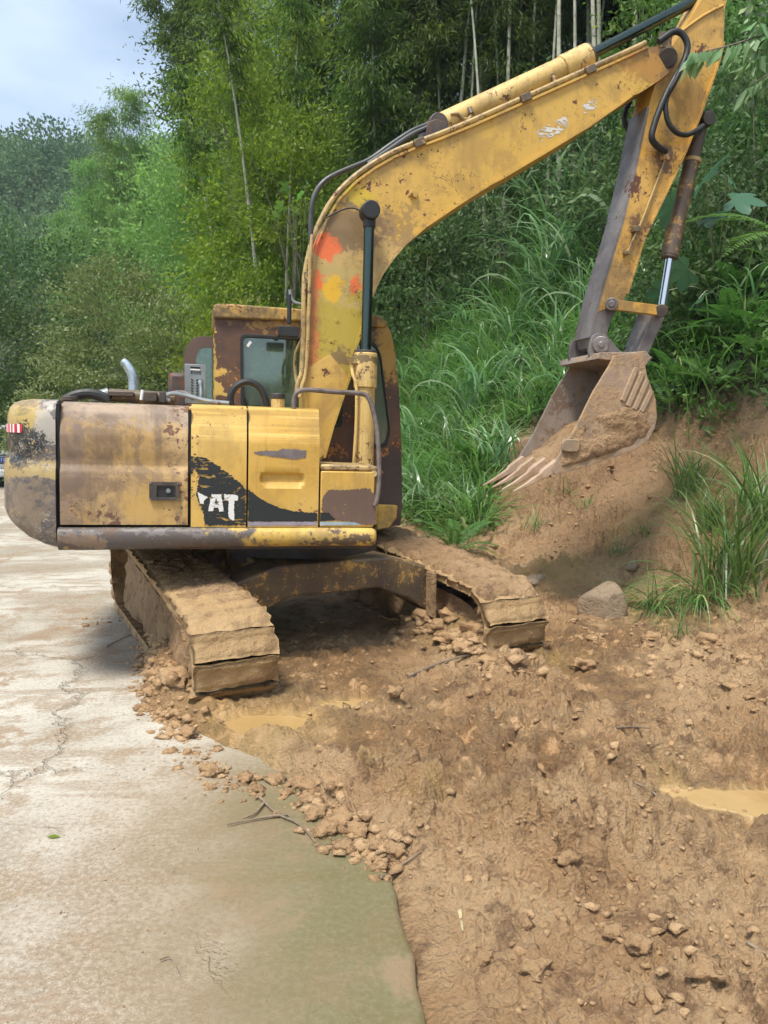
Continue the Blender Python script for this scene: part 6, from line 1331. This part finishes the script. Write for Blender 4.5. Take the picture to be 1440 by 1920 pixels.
along([(790, 1215), (850, 1235), (920, 1270), (970, 1310)], 189, .13, .008, .06, 2.2)
along([(900, 1400), (1100, 1420), (1200, 1500), (1300, 1600)], 225, .25, .005, .030, 2.4)
along([(850, 1600), (1050, 1680), (1200, 1750), (1350, 1800)], 270, .18, .004, .026, 2.4)
along([(1050, 1180), (1250, 1260), (1430, 1300), (1430, 1420)], 315, .28, .008, .05, 2.4)
along([(950, 1850), (1150, 1860), (1400, 1880)], 90, .12, .004, .016, 2.4)
along([(600, 1250), (700, 1320), (900, 1330)], 117, .3, .005, .03, 3)
along([(250, 1360), (330, 1420), (300, 1400), (350, 1460)], 18, .10, .003, .011, 2)
along([(60, 1750), (250, 1700), (300, 1600), (120, 1850), (330, 1800)], 117, .16, .0015, .006, 2)
along([(140, 1180), (190, 1160), (230, 1170)], 27, .09, .006, .03, 2)
bp_ = g.uniform(0, 1, (520, 2)); bx = 1.5 + 2.6 * bp_[:, 0]; by = 5.4 + 4.2 * bp_[:, 1]; bd = polyline_sd(bx, by, FOOT); kk = (bd > -.3) & (bd < 2.4); X.append(bx[kk]); Y.append(by[kk]); S.append(.006 + .034 * g.random(kk.sum()) ** 3)
X = np.concatenate(X); Y = np.concatenate(Y); S = np.concatenate(S); ok = Y > 1.0; X, Y, S = X[ok], Y[ok], S[ok]; Z = road_or_mud(X, Y); V = []; F = []; o_ = 0
for x, y, z, s in zip(X, Y, Z, S):
    P, f = LS[int(g.integers(0, 8))]; a = g.uniform(0, 6.28); c_, s_ = math.cos(a), math.sin(a); k = g.uniform(.75, 1.3, 3) * s
    q = P * k; q = np.column_stack([q[:, 0] * c_ - q[:, 1] * s_, q[:, 0] * s_ + q[:, 1] * c_, q[:, 2]]) + [x, y, z + s * .05]; V.append(q); F.append(f + o_); o_ += len(q)
stuff(obj('mud_crumbs', np_mesh('mud_crumbs', np.concatenate(V), np.concatenate(F), M['clod'], False)), 'crumbs and small lumps of mud scattered over mud and road edge', 'mud')
CM = []
for k, (P, f) in enumerate(LM):
    q = P * (1 + .30 * fbm(P[:, 0] * 5, P[:, 1] * 6, P[:, 2] * 6, octaves=2, seed=k)[:, None]); CM.append(np_mesh('mud_clod', q * .07, f, M['clod'], False))
big = [(395, 1452, .055), (640, 1545, .07), (665, 1560, .06), (610, 1560, .055), (625, 1500, .05), (585, 1485, .05), (460, 1465, .045), (700, 1590, .05), (590, 1530, .05), (330, 1330, .09), (300, 1310, .07), (350, 1380, .06), (270, 1330, .05), (560, 1470, .045), (520, 1465, .04), (650, 1595, .045), (740, 1605, .045)]
for i, (px, py, s) in enumerate(big):
    p = gnd(px, py); o = obj('mud_clod', CM[i % 5], None, (p[0], p[1], float(road_or_mud(p[:1], p[1:2])[0]) + s * .3), (0, 0, i * 1.3)); s /= .07; o.scale = (s, s * .9, s); tag(o, 'fist-sized brown clod in the ridge of mud along the concrete', 'mud clod', 'clods along the concrete edge')
for i, (px, py, s) in enumerate([(850, 1215, .12), (815, 1200, .10), (885, 1240, .11), (835, 1240, .09), (795, 1210, .09), (920, 1275, .09), (870, 1260, .08), (765, 1200, .08)]):
    p = gnd(px, py); o = obj('mud_clod', CM[(i + 2) % 5], None, (p[0], p[1], H(p[0], p[1]) + s * .25), (0, .1, i * 1.1)); s /= .07; o.scale = (s, s, s * .9); tag(o, 'yellow-brown clod in the heap in front of the far track', 'mud clod', 'clods heaped by the far track')
for i, (px, py, s) in enumerate([(1005, 1815, .05), (1325, 1850, .055), (1195, 1790, .045), (1090, 1290, .06), (1220, 1240, .08), (1330, 1260, .09), (1400, 1300, .08), (1280, 1320, .06), (740, 1345, .045), (910, 1790, .035), (1150, 1760, .035), (1060, 1650, .04)]):
    p = gnd(px, py); o = obj('mud_clod', CM[(i + 1) % 5], None, (p[0], p[1], H(p[0], p[1]) + s * .25), (0, 0, i * .9)); s /= .07; o.scale = (s, s, s); tag(o, 'single clod lying out in the churned mud right of the slab', 'mud clod', 'clods in the open mud')
def rock(px, py, sc, rz, label, seed, sink=.2, planes=7):
    bm = bmesh.new(); bmesh.ops.create_icosphere(bm, subdivisions=3, radius=1.0); P = np.array([v.co[:] for v in bm.verts]); F = np.array([[v.index for v in f.verts] for f in bm.faces]); bm.free(); g = np.random.default_rng(seed)
    for _ in range(planes):
        n = unit(g.normal(size=(1, 3)))[0]; h = g.uniform(.55, .8); d = P @ n; P = P - np.outer(np.clip(d - h, 0, None), n)
    P *= (1 + .05 * fbm(P[:, 0] * 3, P[:, 1] * 3, P[:, 2] * 3, octaves=3, seed=seed))[:, None]; q = on_ground(px, py)
    o = obj('stone', np_mesh('stone', P * np.array(sc), F, M['stone'], True), None, (q[0], q[1], q[2] + sc[2] * (1 - sink) * .5 - .04), (0, 0, rz)); return tag(o, label, 'stone')
rock(1128, 1150, (.21, .20, .24), .3, 'pale angular boulder half buried at the foot of the earth bank', 801)
rock(1000, 1085, (.16, .12, .06), .2, 'flat tan stone behind the end of the far track', 802)
rock(1185, 1060, (.07, .06, .06), .9, 'small stone behind the pale boulder', 803)
rock(487, 1813, (.012, .010, .008), .4, 'tiny pale pebble alone on the damp concrete', 804)
rock(662, 1732, (.014, .012, .010), 1.4, 'small brown pebble near the slab edge', 805)
rock(1030, 1815, (.03, .02, .015), 1.0, 'grey-brown flat stone in the mud near the bottom of the frame', 806)
rock(930, 1330, (.05, .035, .03), .2, 'tan stone in the mud in front of the far track', 807)
def twig(paths, r, label, lift=.012, mat='twig', name='twig'):
    o0 = gnd(*paths[0][0]); mb = MB()
    for path in paths:
        pts = []
        for i, (x, y) in enumerate(path):
            p = gnd(x, y); z = float(road_or_mud(p[:1], p[1:2])[0]) + lift; pts.append((p[0] - o0[0], p[1] - o0[1], z))
        mb.tube(pts, r, 6, 4, True, [r * (1 - .6 * k / (len(pts) - 1)) for k in range(len(pts))])
    o = mb.build(name, M[mat] if mat in M else G[mat]); o.location = (o0[0], o0[1], 0); return tag(o, label, 'twig')
twig([[(485, 1497), (520, 1530), (560, 1550), (592, 1585)], [(540, 1532), (490, 1538), (425, 1551)], [(497, 1507), (478, 1530), (455, 1540)]], .007, 'forked dry twig lying on the damp concrete beside the mud ridge')
twig([[(765, 1293), (830, 1270), (880, 1265)]], .014, 'flattened stick in the mud in front of the far track')
twig([[(1145, 1390), (1190, 1425), (1215, 1440)]], .008, 'dark stick in the mud at middle right')
twig([[(1190, 1530), (1230, 1560), (1265, 1590)]], .007, 'thin dark root lying in the mud right of centre')
twig([[(300, 1806), (320, 1802), (335, 1830)]], .003, 'short dark twig on the dry concrete at lower left')
twig([[(715, 1650), (735, 1628), (790, 1615)]], .006, 'curled root at the broken slab edge')
twig([[(945, 1270), (965, 1240), (978, 1225)]], .006, 'thin upright twig sticking out by the far track', .05)
twig([[(862, 1708), (868, 1745)]], .008, 'pale short stick in the mud near the slab edge', mat='stalk')
twig([[(1400, 1770), (1440, 1790)]], .008, 'stick in the mud at the right edge near the bottom')
twig([[(200, 1215), (240, 1195), (262, 1190)]], .005, 'dark thin twig on the concrete left of the near track')
# a green leaf on the road
q = gnd(100, 1572); o = obj('fallen_leaf', np_mesh('fallen_leaf', np.array([[-.03, 0, .004], [0, .011, .010], [.032, .002, .005], [0, -.012, .007]]), np.array([[0, 3, 2, 1]]), G['yellowgreen'], False, np.full(4, .8)), None, (q[0], q[1], .003)); tag(o, 'yellow-green fallen leaf on the pale concrete', 'leaf')

# white van parked up the road, almost wholly behind the counterweight
vx, vy = -11.3, 22.0
van = empty('parked_van', (vx, vy, 0), math.radians(4)); tag(van, 'white vehicle with blue plate far up the road at the left edge', 'vehicle')
M['vanwhite'] = plain('white_car_paint', (.72, .73, .74), .25, 0, .04, 3, .0); M['blueplate'] = plain('blue_plate', (.03, .08, .38), .4, 0, .1, 20, 0); M['vanglass'] = plain('dark_car_glass', (.03, .04, .045), .08, 0, .1, 5, 0)
bpf = round_poly([(-.85, .30), (-.85, 1.0), (-.72, 1.78), (.72, 1.78), (.85, 1.0), (.85, .30)], .10)
MB().prism(bpf, 0, 3.8).build('body', M['vanwhite'], van, bevel=.05, seg=3)
MB().prism([(-.64, 1.12), (-.56, 1.66), (.56, 1.66), (.64, 1.12)], -.012, .01).build('rear_window', M['vanglass'], van)
MB().box((0, -.04, .42), (1.66, .14, .22)).build('bumper', M['vanwhite'], van, bevel=.04)
MB().box((0, -.02, .93), (1.3, .03, .03)).build('trim', M['rubber'], van); MB().box((0, -.02, .70), (1.5, .03, .025)).build('trim', M['rubber'], van)
pl_ = MB().box((.38, -.03, .80), (.44, .015, .14)).build('number_plate', M['blueplate'], van)
for k in range(5): MB().box((.23 + k * .075, -.040, .80), (.012, .004, .09)).box((.25 + k * .075, -.040, .80 + .035 * (-1) ** k), (.03, .004, .012)).build('plate_character', M['whitepaint'], pl_)
for sx in (-1, 1):
    MB().box((sx * .77, -.01, .95), (.10, .05, .34)).build('tail_lamp', M['red'], van, bevel=.02)
    for yy in (.7, 3.0):
        w = MB().cyl((sx * .80, yy, .30), (sx * .62, yy, .30), .30, n=28).build('wheel', M['rubber'], van, bevel=.03); MB().cyl((sx * .805, yy, .30), (sx * .78, yy, .30), .18, n=20).build('rim', M['grey'], w)
MB().box((0, 1.9, .27), (1.4, 3.4, .10)).build('underbody', M['black'], van)
# ------------------------------------------------------------------ the hazy air
hb = NB('hazy_air'); hv_ = hb.n('VolumePrincipled'); hv_.inputs['Color'].default_value = (.78, .90, 1.0, 1); hv_.inputs['Density'].default_value = .0006; hv_.inputs['Anisotropy'].default_value = .2
hb.nt.links.new(hv_.outputs[0], hb.out.inputs['Volume'])
hz_ = MB().box((0, 0, 28), (1100, 1100, 60)).build('haze', hb.m, smooth=False); stuff(hz_, 'thin bluish haze in front of the far ridge', 'haze')
